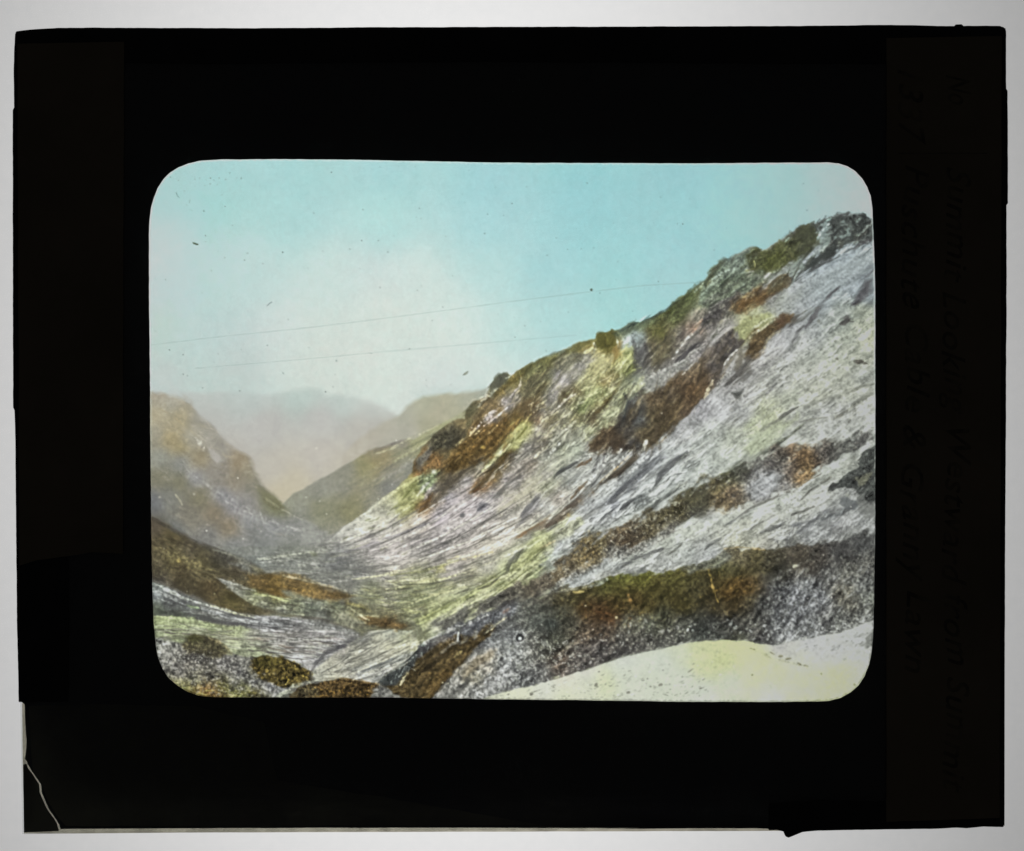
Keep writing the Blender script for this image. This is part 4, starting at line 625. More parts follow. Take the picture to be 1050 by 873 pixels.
# the fan of pale yellow ribs rising from the stream bed
for q, wd, c, a in [('428,640 450,628 475,614 500,602 520,590', 1.8, (176,182,104), .7),('426,636 445,626 470,612 490,604', 1, (98,98,76), .6),('440,648 465,632 490,618 515,606', 1.4, (188,186,150), .7),('414,622 440,612 470,604 500,596', 1.2, (176,174,128), .6),('400,612 430,606 460,600 490,592', 1.1, (104,104,84), .6),
  ('470,612 500,598 525,582 545,566', 1.2, (112,112,70), .55),('396,604 425,600 455,594 480,586 510,574', 1.3, (180,178,140), .6),('410,630 425,634 436,630', 1.6, (84,86,62), .6),('480,602 500,596 512,588', 2.2, (88,84,74), .75),('466,610 482,603', 1.6, (80,76,66), .6)]:
    stroke(q, wd, c, a, .8, .6, wd*.5)
for P, n, ln, wd, cols, an, sd in [(CL, 34, 22, 3.4, [(72,60,52),(84,70,58)], 66, 201), (CL, 30, 18, 2.6, [(118,98,78),(110,94,80),(124,100,72)], 64, 202), (CL, 60, 7, 1.4, [(132,116,98),(58,48,42)], 60, 203),
  ('456,482 476,456 500,438 526,430 534,444 512,464 486,482', 26, 12, 2.4, [(84,62,38),(128,100,66),(92,70,40)], 62, 204), ('440,460 466,442 474,452 452,466', 14, 7, 1.8, [(66,62,54),(116,110,96)], 60, 205),
  ('764,368 776,342 806,322 812,328 790,346 780,366', 14, 8, 2, [(72,56,42),(116,92,66)], 50, 206), ('748,322 770,302 806,286 804,298 768,322', 16, 8, 2, [(84,62,46),(130,104,74)], 40, 207), ('612,342 628,342 632,356 622,364 612,358', 8, 7, 2.4, [(66,62,34),(104,98,56)], 80, 208)]:
    dashes(P, n, ln, wd, cols, .7, 9, an, sd, .9, .05)
tint('500,398 545,374 600,352 636,344 650,356 640,380 620,410 590,432 560,446 530,442 500,450 470,446 480,425', (308,302,300), .85, 8)
# the far end of the rust band, and the last green strips beyond it
patch('330,602 345,605 358,608 364,612 355,617 338,616', rust, .65, 2.8, 1.5, st=.1, gr=.08)
patch('352,613 372,619 388,628 402,633 416,637 430,642 418,645 398,644 378,642 362,632 350,622', (112,108,84), .55, 2, 1.8, st=.16, gr=.1)
patch('366,632 382,633 396,634 410,638 424,642 412,645 396,643 380,641', (108,78,50), .8, 1.5, 1.3, st=.14, gr=.12)
stroke('352,618 366,621 380,626', 1.6, (150,138,80), .6, .9, .6); stroke('355,621 365,628 378,636', 1.8, (170,166,138), .55, .9, .8); stroke('362,625 374,634', 1.2, (178,172,150), .5, .8, .6)
SK[:] = [1., 1.]
# ---- yellow-green rib and the snow above the brown band
rib = shep([(455,622,(165,168,125)),(470,612,(170,172,130)),(490,605,(176,178,130)),(505,598,(170,174,112)),(515,600,(150,156,98)),(500,612,(178,178,138)),(480,630,(178,176,150)),(520,588,(176,178,130)),(535,580,(160,165,100)),(545,570,(158,165,90)),(552,562,(168,174,92)),(560,556,(176,180,120)),(530,595,(165,168,120)),
 (545,585,(160,164,118)),(555,575,(140,148,112)),(560,570,(150,152,140)),(570,550,(180,182,150)),(580,540,(182,184,150)),(590,532,(178,180,150)),(440,630,(155,160,105)),(450,642,(168,166,150)),(510,612,(168,168,150)),(575,560,(165,166,160)),(540,560,(170,170,150))], 2, 5)
patch('425,636 440,628 458,618 476,608 495,598 515,588 530,576 540,566 552,558 566,550 582,540 594,532 598,536 586,548 574,558 562,572 552,584 540,596 524,608 506,618 488,628 472,636 456,644 446,648 434,646', rib, .9, 1.8, 1.5, st=.06, sh=.07, gr=.05)
dashes('455,622 500,600 535,578 556,562 564,570 540,592 500,614 470,632', 130, 7, 1.2, [(110,118,62),(188,190,150),(126,128,84),(190,194,120)], .6, 8, None, 18)
dashes('520,586 545,566 568,556 566,578 545,592 528,600', 90, 4, 1.4, [(96,100,66),(184,186,150),(118,124,80)], .6, 20, None, 19)
stroke('452,640 468,628 486,616 500,608', 1.3, (112,108,90), .7, .8, .8, 1); stroke('432,634 450,626 462,618', 1.3, (168,176,90), .6, .8, .6); stroke('460,636 480,624 496,618', 1.2, (150,146,125), .5, .8, .8)
stroke('518,584 522,578 530,568 536,564', 2.2, (92,90,86), .75, 1, 1, 1); stroke('548,572 553,567 558,563', 1.4, (84,84,60), .7, .7, .6); stroke('530,570 540,563', 2,(108,112,80),.6,1,.8)
stroke('562,556 574,547 584,541', 1.2, (128,120,92), .5, .8, .7); stroke('555,562 570,554', 1.2, (175,150,105), .5, .8, .6); blob(583,528,1.6,(190,165,110),.5,1,.6)
patch('556,580 566,568 578,556 592,548 606,542 622,536 640,528 656,520 680,508 700,496 722,484 742,474 760,472 750,480 736,488 716,500 700,508 676,520 656,532 636,542 612,550 594,560 580,574 566,588', (174,177,175), .6, 2.5, 1.5, st=.08, sh=.06)
dashes('560,580 590,552 620,540 600,556 575,580', 60, 5, 1.3, [(104,102,104),(190,190,190)], .6, 14, None, 20)
# ---- scree field: pale, with fine rills
dashes('690,470 760,400 830,340 890,310 895,440 800,455 740,470 700,500', 430, 9, .9, [(132,130,132),(186,186,184),(142,140,136),(180,182,168)], .5, 7, None, 21)
dashes('740,420 800,360 850,310 895,300 895,400 830,400 780,430', 150, 3, 1.4, [(112,108,106),(128,124,120)], .6, 20, None, 22)
dashes('765,390 800,350 830,335 800,375 775,398', 45, 5, 1.5, [(110,106,106),(184,182,178)], .6, 12, None, 23)
for q, wd, c, a in [('784,404 790,399 796,393', 1.8, (112,110,112), .8),('742,438 746,430 751,424', 1.6, (122,120,118), .7),('738,440 750,434 758,428 764,424', 1, (128,126,126), .7),('800,428 808,422 817,418', 4, (108,106,104), .8),('780,442 790,436 800,430', 1.8, (120,120,112), .7),('783,466 792,458 800,453 806,448', 3, (112,114,106), .75),
  ('768,472 780,464 795,456 810,447 822,436 828,431', 1.6, (116,118,106), .75),('766,398 772,392', 1.4, (124,120,120), .7),('792,392 800,384', 1.4, (122,118,120), .6),('820,433 836,429 848,428', 2, (108,106,100), .7),('852,430 858,427 866,422', 2.6, (108,104,98), .7),('866,422 878,414 890,406 897,402', 2.6, (118,118,112), .6),
  ('872,402 884,396 896,393', 2, (126,126,118), .6),('876,371 884,371 890,374', 3, (90,84,78), .75),('858,368 860,370', 2, (98,90,84), .8),('756,448 775,440', 1.2,(132,132,126),.5),('700,500 730,488 760,476 790,466', 1.6, (192,194,190), .5),('838,455 844,451 848,449',1.2,(128,126,124),.6),('870,434 871,431',1.6,(100,98,94),.7),
  ('812,395 830,380 850,368', 2,(172,172,155),.4),('700,472 730,452 750,440', 1,(130,130,130),.5),('790,350 800,342 808,336', 1.6, (118,114,114), .6),('800,366 812,356 820,346', 1.4, (124,120,120), .6),('840,298 862,286 880,280',1.2,(132,128,136),.5),('830,318 846,304', 1.4,(128,124,130),.5)]:
    stroke(q, wd, c, a, 1, 1.1, wd*.5)
patch('780,445 800,434 818,424 820,432 804,444 786,456 770,466 764,460', (168,174,140), .5, 3, 2)
for x, y in [(856,350),(832,372),(868,346),(846,362),(822,352),(840,330),(880,352)]: blob(x, y, 1.1, (112,108,102), .7, .8, .5)
dashes('825,434 850,428 895,400 895,412 860,432', 50, 3.5, 1.5, [(104,102,96),(150,150,142)], .65, 35, 70, 24)
tint('352,592 400,584 440,590 486,580 500,592 460,612 432,640 410,636 380,624 356,606', (284,280,288), .8, 7)
tint('440,640 480,612 530,580 560,552 590,538 570,566 540,594 500,618 460,642', (270,264,292), .8, 5)
for i, (x0, y0, x1, y1, wd, c, a) in enumerate([(350,556,420,520,1.3,(200,196,184),.7),(356,560,440,516,1.2,(104,100,104),.7),(372,556,455,512,1.4,(206,198,192),.7),(380,562,462,520,1.1,(112,106,110),.7),(392,562,480,512,1.5,(204,196,190),.7),(405,563,500,505,1.3,(116,108,112),.7),
  (412,568,505,520,1.5,(206,200,190),.7),(420,572,520,522,1.1,(100,96,94),.75),(430,574,530,530,1.6,(208,202,190),.7),(425,584,545,528,1.1,(108,104,98),.7),(440,584,560,532,1.6,(206,202,188),.65),(455,588,570,540,1.0,(112,108,100),.6),(470,586,540,560,2.2,(196,188,172),.55),(400,590,470,574,1.6,(150,150,92),.7),
  (395,596,460,586,1.2,(196,190,160),.65),(410,600,480,590,1.2,(104,102,88),.6),(470,600,520,590,1.8,(192,186,170),.6),(440,642,530,586,1.8,(192,196,152),.7),(450,644,545,582,1.2,(118,120,76),.7),(460,646,560,580,2.2,(190,192,156),.65),(436,634,520,582,1.2,(128,130,86),.65),(475,638,560,590,1.6,(186,186,160),.6),
  (430,640,505,596,1.4,(176,184,108),.7),(490,604,514,590,2.4,(84,80,70),.8),(514,590,524,578,2.2,(88,88,80),.8),(524,578,534,566,1.8,(92,92,78),.8)]):
    mx, my = (x0+x1)/2, (y0+y1)/2+3.5; stroke([(x0, y0), (mx, my), (x1, y1)], wd, c, a, .6, .35, wd*.7)
# ---- brown band across the slope
bb = shep([(470,632,(95,92,88)),(500,622,(92,88,84)),(530,612,(88,82,76)),(545,605,(84,74,66)),(560,600,(100,88,78)),(575,590,(92,76,60)),(585,580,(98,82,64)),(595,572,(120,100,74)),(605,562,(116,94,66)),(615,556,(98,84,60)),(630,552,(88,72,58)),(640,556,(92,72,58)),(650,545,(80,68,56)),(665,540,(80,70,54)),(680,530,(78,70,52)),(695,522,(78,70,50)),
 (710,512,(76,68,48)),(722,508,(78,72,58)),(715,525,(84,82,76)),(735,500,(88,78,56)),(745,490,(84,82,58)),(738,510,(110,90,70)),(750,505,(118,96,82)),(755,485,(78,78,66)),(765,485,(84,80,76)),(775,488,(112,110,114)),(785,495,(150,148,154)),(790,490,(158,158,164)),(775,500,(140,138,142)),(800,482,(112,106,106)),(790,478,(86,80,80)),
 (805,472,(88,80,76)),(815,468,(110,84,70)),(825,470,(132,98,74)),(830,482,(136,104,76)),(820,490,(126,96,72)),(810,485,(118,100,94)),(838,478,(84,66,58)),(845,465,(84,76,74)),(855,468,(82,80,78)),(870,460,(86,86,84)),(885,450,(96,94,94)),(893,446,(102,100,100)),(590,590,(120,115,112)),(630,565,(130,126,124)),(560,615,(130,128,126)),(690,545,(110,106,104)),(805,498,(120,116,118)),(850,478,(96,92,92))], 2, 4)
patch('448,640 468,630 486,620 502,612 520,604 540,598 556,588 570,578 584,566 596,556 610,548 628,544 642,538 656,532 674,522 690,512 704,504 718,498 726,492 736,486 746,480 760,478 772,476 784,468 796,462 806,458 818,456 832,458 842,456 854,452 868,446 882,440 898,436 898,452 884,458 870,466 858,472 846,480 834,490 822,498 806,504 792,510 776,516 760,522 744,526 728,530 712,534 700,540 688,548 672,556 656,564 640,570 622,576 606,584 592,592 576,600 562,608 552,616 540,622 500,632 470,644', bb, .96, 3.2, 3.4, sh=.13, gr=.15)
patch('560,610 576,596 594,588 612,580 628,572 640,564 650,560 668,552 682,546 676,556 660,566 640,576 610,588 585,600 560,612', (150,150,150), .75, 2.5, 2.5, gr=.2, sh=.1)
P = '552,600 575,582 600,556 640,545 700,515 720,520 680,548 640,566 600,584 565,608'
speck(P, .9, (180,170,158), .7, 1.0, 38, 1.5); speck(P, .8, (48,40,34), .6, 1.0, 39, 1.7); speck('730,486 780,476 850,455 895,442 860,470 820,496 760,520 725,528', .7, (170,160,152), .6, 1.1, 40, 1.6, .8); speck('730,486 780,476 850,455 895,442 860,470 820,496 760,520 725,528', .7, (52,48,46), .55, 1.0, 41, 1.7, .8)
speck('590,556 612,550 616,566 596,582 586,580', .8, (172,140,90), .7, .9, 42, 1.5)
patch('768,506 776,492 786,486 796,482 800,488 794,500 782,510 772,514', (158,158,164), .7, 3, 2.5, sh=.08)
stroke('824,500 834,494 842,486', 4, (76,68,64), .7, 1.6, 1.4); stroke('744,482 758,478 768,484', 5, (72,74,62), .6, 2.5, 1.5)
patch('700,504 722,494 726,506 724,522 712,530 704,518', (80,78,62), .45, 3, 2)
patch('712,536 724,528 732,520 742,530 738,538 722,542', (150,150,152), .6, 2.5, 2, gr=.12)
dashes('560,590 600,556 640,543 700,508 760,478 830,456 895,438 895,446 830,464 760,488 700,518 640,552 600,568 565,600', 130, 3.5, 1.3, [(176,178,172),(168,166,160),(84,76,66)], .6, 30, None, 210)
dashes('600,586 650,566 700,540 760,522 800,506 850,480 895,456 880,470 820,502 760,530 700,546 640,574', 90, 3.5, 1.3, [(180,182,176),(96,90,82)], .6, 30, None, 211)
# ---- snow tongue between the band and the dark hill
sn = shep([(600,588,(176,178,180)),(620,580,(178,180,182)),(650,570,(184,186,180)),(680,556,(188,190,182)),(710,544,(190,192,184)),(740,532,(186,188,182)),(770,520,(186,188,184)),(800,508,(186,188,182)),(830,492,(184,186,180)),(860,476,(182,184,178)),(890,458,(180,182,178)),(740,550,(194,194,186)),(770,540,(194,194,184)),(755,556,(200,198,182)),(790,535,(186,186,180)),
 (800,552,(170,170,168)),(820,520,(184,184,180)),(840,510,(182,182,178)),(850,530,(140,140,144)),(870,515,(150,150,152)),(830,548,(160,160,164)),(860,540,(162,160,164)),(885,532,(165,165,168)),(700,565,(180,182,180)),(680,575,(172,172,172)),(720,560,(184,184,184)),(650,585,(150,150,150)),(620,592,(140,138,134)),(730,572,(170,170,175)),(890,515,(110,110,110)),(810,560,(120,118,116)),(870,552,(130,130,130)),(790,560,(150,146,140))], 2, 6)
patch('566,608 580,600 596,592 612,586 628,578 644,572 662,566 676,558 690,548 704,540 720,534 740,530 756,526 772,520 790,514 806,507 822,500 834,492 846,484 858,476 872,468 886,460 898,454 898,556 870,560 840,566 800,570 760,572 740,580 700,592 640,598 600,604 575,612', sn*(1+.03*np.clip(LB, -2, 1.3)+.025*np.clip(LC, -2, 1.3))[..., None], .97, 1.6, 1.6, st=.02, sh=.045, gr=.04)
for q, wd, c, a in [('638,582 648,574 660,570 674,564 690,562 700,556', 3.2, (92,90,94), .85),('628,586 640,578 652,576', 5, (100,100,104), .75),('684,570 694,562 700,556 704,552', 1.6, (80,78,72), .8),('722,566 728,558 738,552 748,546', 2, (98,98,98), .85),('720,552 734,544', 1, (128,128,126), .7),('700,590 716,580 724,575', 1.4,(110,110,110),.6),
  ('742,540 752,534 762,526 776,522', 2.6, (112,112,114), .8),('756,530 772,520 790,512 806,506 816,502', 1.8, (104,100,98), .75),('770,541 776,538 782,535', 1.2, (116,114,112), .8),('780,546 790,542 800,540', 2.2, (104,102,104), .8),('812,528 824,524 834,519', 1.5, (92,90,88), .85),('822,512 830,504 838,498', 1.5, (92,88,84), .85),
  ('842,496 850,490 856,486', 1.8, (96,92,86), .85),('860,483 872,476 882,470', 1, (140,138,132), .6),('874,470 880,466', 2, (98,94,86), .7),('806,541 820,538 832,534 842,528 850,522', 3.2, (104,104,110), .8),('818,546 828,540 840,536', 3, (112,112,118), .7),('840,533 854,528 866,524 876,518', 6, (92,94,98), .75),('852,540 862,534', 2,(110,110,116),.6),
  ('806,560 810,548 814,540', 2.4, (108,106,112), .6),('824,556 834,548', 2, (112,110,116), .6),('690,582 705,574 718,570', 1, (126,124,126), .6),('700,568 712,563', 1.2,(196,198,196),.6),('664,583 670,575 676,570', 1.6, (196,196,196), .75),('675,584 690,576 700,570', 1.2, (192,194,196), .6),('680,590 696,584 716,578', 2.4, (118,118,112), .6)]:
    stroke(q, wd, c, a, 1, 1.3, wd*.5)
dashes('600,590 650,572 700,552 760,530 850,484 895,462 890,500 820,530 760,560 700,580 640,590', 150, 7, 1, [(140,140,140),(206,208,204),(128,128,128)], .5, 8, None, 25)
dashes('780,560 800,535 850,520 895,520 895,545 850,552 810,566', 190, 4.5, 1.5, [(100,100,104),(190,190,192),(122,120,124)], .65, 22, 50, 26)
dashes('570,608 600,594 640,578 650,584 620,596 590,604', 70, 4, 1.4, [(112,110,108),(200,200,200)], .65, 18, None, 27)
# dark rocks at the right edge
patch('898,456 890,459 884,464 881,472 878,482 870,484 864,488 860,496 852,498 850,502 858,500 866,500 874,502 882,506 884,500 882,512 888,516 898,516', (68,70,68), .95, 1.1, 1.7, sh=.12, gr=.12)
patch('878,492 886,488 894,484 892,490 886,496 880,498', (118,116,100), .75, 1, 1.3); patch('862,511 868,508 874,514 880,518 876,524 868,520 862,516', (96,98,102), .8, 1.2, 1.4); patch('880,520 884,508 890,516 896,512 898,530 886,532', (120,120,120), .7, 1.5, 2)
stroke('849,503 854,497 860,500', 2.4, (72,72,70), .85, .9, .9); blob(869,508,2,(150,150,142),.6,1,.6)
accents('600,590 650,572 700,552 760,530 850,484 895,462 890,555 820,560 760,562 700,580 640,592', 300, 5, 1.0, .17, 12, 65)
accents('560,575 620,540 700,500 690,480 640,510 590,545', 130, 6, 1.3, .25, 12, 66)
# ---- the dark hill
DH = P_('470,644 482,636 496,628 512,622 528,618 542,614 556,611 568,606 584,603 600,601 612,598 622,594 632,590 642,588 656,588 672,587 688,586 702,582 716,578 730,573 738,568 744,563 752,562 764,562 776,564 790,565 806,560 818,556 834,558 850,556 866,552 880,548 898,545 898,642 884,640 872,646 860,649 846,650 832,654 816,657 800,660 790,663 778,660 764,658 744,657 724,657 704,660 684,665 664,669 644,673 622,680 604,687 584,693 566,699 548,704 530,708 510,714 494,720 380,724 388,704 396,692 406,685 418,676 430,664 446,654 458,648')
dh = shep([(640,592,(98,98,46)),(620,598,(84,82,44)),(660,592,(96,94,42)),(690,592,(90,84,46)),(600,604,(86,78,50)),(580,607,(84,78,62)),(560,612,(90,84,74)),(590,612,(78,70,46)),(575,615,(74,66,48)),(600,622,(72,52,36)),(615,630,(76,50,36)),(625,632,(80,50,36)),(630,622,(72,56,34)),(640,605,(82,74,40)),(650,615,(74,58,34)),(670,605,(76,68,38)),(665,620,(70,60,36)),
 (690,610,(70,62,36)),(700,620,(68,60,36)),(715,605,(64,58,40)),(710,590,(78,72,44)),(725,595,(62,56,38)),(738,580,(84,82,52)),(750,585,(86,80,56)),(745,570,(108,100,84)),(760,568,(100,90,72)),(775,572,(78,70,50)),(735,600,(74,60,36)),(745,608,(84,58,32)),(755,600,(88,62,36)),(765,605,(84,60,38)),(770,615,(70,62,48)),(750,620,(64,52,36)),(735,620,(62,54,40)),
 (790,575,(70,64,52)),(800,590,(62,60,54)),(820,572,(74,66,58)),(840,572,(72,66,62)),(830,582,(84,76,70)),(860,568,(70,68,68)),(885,560,(72,72,72)),(890,575,(80,78,76)),(870,585,(88,86,82)),(850,590,(100,98,98)),(800,605,(76,76,78)),(815,610,(108,108,114)),(830,600,(118,118,122)),(820,625,(112,112,118)),(840,615,(118,118,124)),(850,630,(108,106,108)),
 (800,630,(96,96,100)),(795,645,(110,110,114)),(810,650,(130,130,134)),(830,645,(124,124,128)),(865,610,(104,98,90)),(875,620,(96,92,86)),(885,600,(104,104,104)),(885,630,(120,120,118)),(860,635,(100,100,98)),(890,615,(116,118,112)),(780,620,(72,72,72)),(780,635,(76,76,76)),(765,645,(88,88,88)),(775,655,(76,74,76)),(750,640,(66,66,66)),(760,655,(100,102,88)),
 (730,640,(64,66,66)),(740,650,(70,72,70)),(715,645,(72,76,74)),(700,640,(78,80,76)),(700,652,(84,86,82)),(680,635,(82,84,70)),(685,655,(94,94,92)),(665,640,(92,96,88)),(660,660,(96,94,94)),(645,640,(92,92,84)),(640,655,(98,96,96)),(640,668,(82,80,82)),(620,645,(92,78,72)),(610,640,(84,66,56)),(600,650,(98,84,78)),(615,665,(86,82,86)),(600,670,(94,88,90)),(585,640,(84,82,74)),
 (575,630,(76,76,66)),(560,625,(82,82,74)),(545,625,(92,92,86)),(565,640,(80,86,84)),(550,640,(88,92,90)),(570,655,(84,86,78)),(560,665,(90,92,86)),(575,678,(90,74,70)),(590,682,(100,94,96)),(545,655,(110,110,110)),(530,655,(138,138,142)),(535,670,(142,142,144)),(520,665,(140,140,142)),(515,680,(146,146,150)),(550,685,(110,108,110)),(535,695,(104,104,106)),(515,695,(150,148,152)),
 (500,700,(158,156,160)),(485,712,(150,148,150)),(500,685,(150,142,136)),(505,675,(146,140,134)),(520,705,(120,118,120)),(490,695,(140,132,120)),(480,712,(140,136,134)),(530,635,(100,100,98)),(515,640,(108,106,106)),(520,650,(120,120,124)),(505,660,(126,126,130)),
 (500,630,(104,102,104)),(485,640,(98,98,102)),(520,625,(94,92,94)),(490,650,(92,92,98)),(478,655,(96,94,96))], 2, 4.5)
patch(DH, dh, 1, 1.6, 1.8, sh=.09, gr=.12)
patch('480,720 470,700 500,665 560,650 640,640 720,636 800,590 898,575 898,645 790,664 700,662 600,690', dh, .9, 7, 6, sh=.16, gr=.2)
dashes('490,670 540,650 600,665 640,668 580,692 500,716 482,712', 420, 2.4, 1.2, [(196,196,200),(64,64,66),(170,168,172),(90,88,88)], .6, 60, None, 107)
dashes('600,640 700,632 790,640 780,656 700,658 620,682', 240, 2.2, 1.1, [(150,148,150),(46,44,42),(120,118,112)], .55, 60, None, 108)
dashes('560,612 640,592 740,585 790,595 760,632 640,640 570,635', 320, 2.4, 1.2, [(100,88,50),(52,44,28),(88,80,46),(92,64,42)], .38, 60, None, 109)
stroke('556,612 570,607 590,604 604,601', 1.4, (150,146,135), .5, .9, .6); stroke('618,597 634,591 655,589 690,588', 1.8, (118,122,54), .55, 1.2, .8); stroke('742,563 755,561 770,562 784,564', 1.1, (172,140,100), .6, .8, .5)
stroke('604,601 614,598 622,594', 2.6, (140,145,150), .6, 1, .8); patch('700,584 716,578 734,572 744,566 750,572 738,580 722,584 706,588', (120,122,118), .6, 2, 1.8, sh=.14)
patch('700,566 720,560 742,560 740,570 724,576 704,576', (160,162,165), .3, 3, 2)
stroke('700,592 730,588 760,587 790,584', 5, (66,60,38), .45, 2.5, 1.5)
tint('540,640 600,622 700,622 780,628 790,654 700,656 620,680 570,692 540,680', (236,228,216), .8, 12)
# stones catching the light
speck('490,668 530,650 560,650 600,672 560,698 500,715 480,712', .6, (200,200,196), .8, .7, 43, 1.8); speck('490,668 530,650 560,650 600,672 560,698 500,715 480,712', .6, (74,74,70), .65, .9, 44, 2.0)
speck('540,660 600,640 660,640 720,640 700,658 640,670 580,692 540,700', .9, (176,172,174), .7, 1.05, 45, 1.5); speck('540,640 620,620 720,600 780,600 760,650 640,668 560,695', .6, (40,36,30), .6, 1.0, 46, 1.7)
speck('560,612 640,594 760,580 790,600 740,632 640,636 570,630', .6, (150,120,62), .6, 1.35, 47, 1.5); speck('590,625 640,615 650,640 600,650', .6, (160,92,56), .6, 1.1, 48, 1.5)
speck('690,640 790,630 790,656 740,656 690,660', .8, (168,168,172), .8, 1.45, 49, 1.7)
P = '785,590 830,580 898,575 898,635 850,648 800,658 785,640'
speck(P, .7, (160,160,160), .7, .8, 55, 2.2, 1.0); speck(P, .7, (60,58,54), .5, .8, 56, 2.4, 1.0); speck('785,560 898,550 898,590 790,590', .7, (130,126,118), .6, 1.2, 57, 1.7, .8)
dashes(P, 150, 5, 1.4, [(168,168,176),(60,58,56),(140,138,144)], .55, 16, 52, 28)
dashes('780,640 820,648 850,642 898,628 898,640 850,652 800,662 785,660', 70, 4, 2, [(178,178,182),(192,192,194),(84,84,86)], .7, 25, 30, 29)
dashes('700,655 760,650 790,655 788,662 740,658', 20, 3, 1.6, [(140,142,120),(60,60,60)], .6, 25, 10, 30)
stroke('773,658 780,660 790,662', 4, (62,60,62), .7, 1.2, 1.2); blob(749,640,1.8,(170,172,172),.85,.9,.6); blob(753,644,1.5,(160,162,160),.8,.9,.6); blob(705,646,1.4,(200,200,205),.85,.8,.5,.6,60)
blob(632,633,1.6,(220,205,170),.9,.8,.4); blob(646.5,615.5,2,(190,130,75),.75,1,.6); blob(644,610,1.2,(180,120,75),.7,.8,.5)
stroke('588,607 592,608 598,607', 1.2, (190,165,100), .7, .8, .5); stroke('812,581 816,580', 2.2, (165,160,145), .8, .9, .5); stroke('850,597 856,598 860,596', 1.8, (50,46,44), .7, .8, .8)
stroke('726,584 729,594 731,602 734,612 738,622', 1.3, (158,124,62), .75, .8, .5, 1); stroke('738,622 744,628 750,634', 1, (130,112,82), .55, .8, .5); blob(730.5,602,1.2,(195,150,85),.8,.7,.3); blob(735,605.5,1.3,(165,110,50),.7,.8,.4)
dashes('745,592 775,596 772,612 752,606', 26, 4, 1, [(150,108,52),(120,84,44)], .6, 15, 35, 32)
# brown wedge and grey rocks at its edge
patch('452,652 462,648 472,646 470,640 476,636 488,632 504,626 520,621 530,620 522,630 512,636 500,646 490,654 480,658 468,664 458,660', (98,98,104), .85, 1.2, 1.4, sh=.16, gr=.14)
patch('390,700 396,692 404,686 412,682 420,678 432,668 442,660 452,654 462,652 470,650 480,652 492,648 504,640 508,644 502,652 494,660 484,668 474,678 466,688 458,698 450,708 440,718 424,718 412,716 402,708', (82,64,42), .97, 1.2, 1.2, sh=.12, gr=.16)
patch('388,700 394,694 402,688 410,684 418,680 424,670 434,662 442,656 446,658 440,664 436,670 428,676 424,684 416,690 410,696 406,702 396,703', (66,70,70), .95, 1, 1, gr=.14)
patch('425,672 434,662 446,655 452,652 458,654 450,660 440,668 430,676', (84,82,84), .8, 1.2, 1.2, gr=.14)
stroke('430,690 442,683 454,674 464,668', 3, (38,30,24), .8, 1.1, 1); stroke('428,682 440,672 452,662', 2.6, (60,50,40), .6, 1.1, 1); patch('432,712 436,698 446,690 456,686 464,690 456,702 446,712', (98,70,40), .6, 3, 2, gr=.14)
stroke('470,649 471,656 472,662', 2.2, (36,36,36), .9, .8, .5); stroke('469,658 470,650 471,647', 1.1, (200,200,195), .85, .6, .3); stroke('452,670 462,662 470,658', 1.6, (150,140,134), .7, .8, .9)
stroke('497,650 505,643 512,638 519,633', 2.2, (184,174,148), .85, .8, .5, 1.4); stroke('467,674 470,670 474,668', 2.6, (168,148,100), .7, 1, .8); stroke('410,702 414,697 417,690', 2, (196,186,158), .9, .7, .5, 1.2); stroke('446,676 452,672', 2,(130,104,88),.6,1,.6)
stroke('396,692 404,687 412,683 420,678', 1.6, (150,154,152), .6, .8, .9); stroke('412,690 415,683', 1.1, (160,165,165), .7, .7, .4); stroke('420,671 424,668', 1.5, (165,165,160), .7, .7, .5); stroke('433,662 436,660', 1.5, (150,160,155), .6, .7, .5); stroke('414,680 422,674 430,666', 1,(46,48,48),.7,.8,.6)
blob(454,700,1,(215,205,185),.85,.6,.2); blob(459.5,700.5,1,(205,195,175),.8,.6,.2)
patch('476,696 484,688 494,680 504,672 508,666 500,668 492,676 482,684', (150,120,92), .4, 2.5, 2); patch('440,658 450,652 462,650 466,654 456,658 446,662', (128,120,122), .6, 1.4, 1.3, gr=.12)
stroke('436,658 450,651 466,645 482,638 500,631', 1.6, (176,174,172), .7, .9, 1.2); stroke('478,658 488,644 492,638', 1.6, (60,62,68), .6, .9, .8); stroke('486,656 490,648', 1.2, (130,134,140), .6, .8, .5); stroke('504,628 516,622 526,617', 2.4, (84,80,82), .7, .9, 1.1)
stroke('536,622 546,618 556,614', 2.2, (112,104,98), .6, 1.1, .8); stroke('516,628 522,624', 1.6, (150,90,80), .5, .9, .6)
speck('470,650 520,622 530,622 500,650', .7, (190,190,195), .7, 1.2, 58, 1.5)
dashes('404,704 424,680 446,662 478,650 506,640 502,652 474,684 446,714 412,712', 120, 5, 1.5, [(42,34,26),(122,94,62),(60,48,34),(146,124,90)], .6, 16, 45, 220, .6, .1)
dashes('390,702 410,685 434,664 448,654 440,668 424,684 402,702', 46, 4, 1.2, [(160,164,162),(38,42,44),(48,52,54)], .75, 24, 45, 221, .5, .1)
dashes('452,652 476,640 520,622 524,630 496,650 470,662', 60, 5, 1.3, [(150,152,154),(58,60,64),(76,78,84)], .65, 22, 40, 222, .5, .1)
for x0, y0, x1, y1, wd, c in [(346,690,420,657,1.1,(112,108,102)),(356,693,430,660,1.5,(198,192,176)),(362,697,400,682,2.0,(204,200,192)),(340,684,384,660,1.2,(196,192,182)),(352,682,400,654,1.1,(106,102,98)),(372,688,412,672,2.4,(92,94,98)),(330,690,360,672,1.1,(96,92,90)),(404,664,436,656,3.0,(196,190,166))]:
    stroke([(x0, y0), ((x0+x1)/2, (y0+y1)/2+1), (x1, y1)], wd, c, .75, .6, .4, wd*.5)
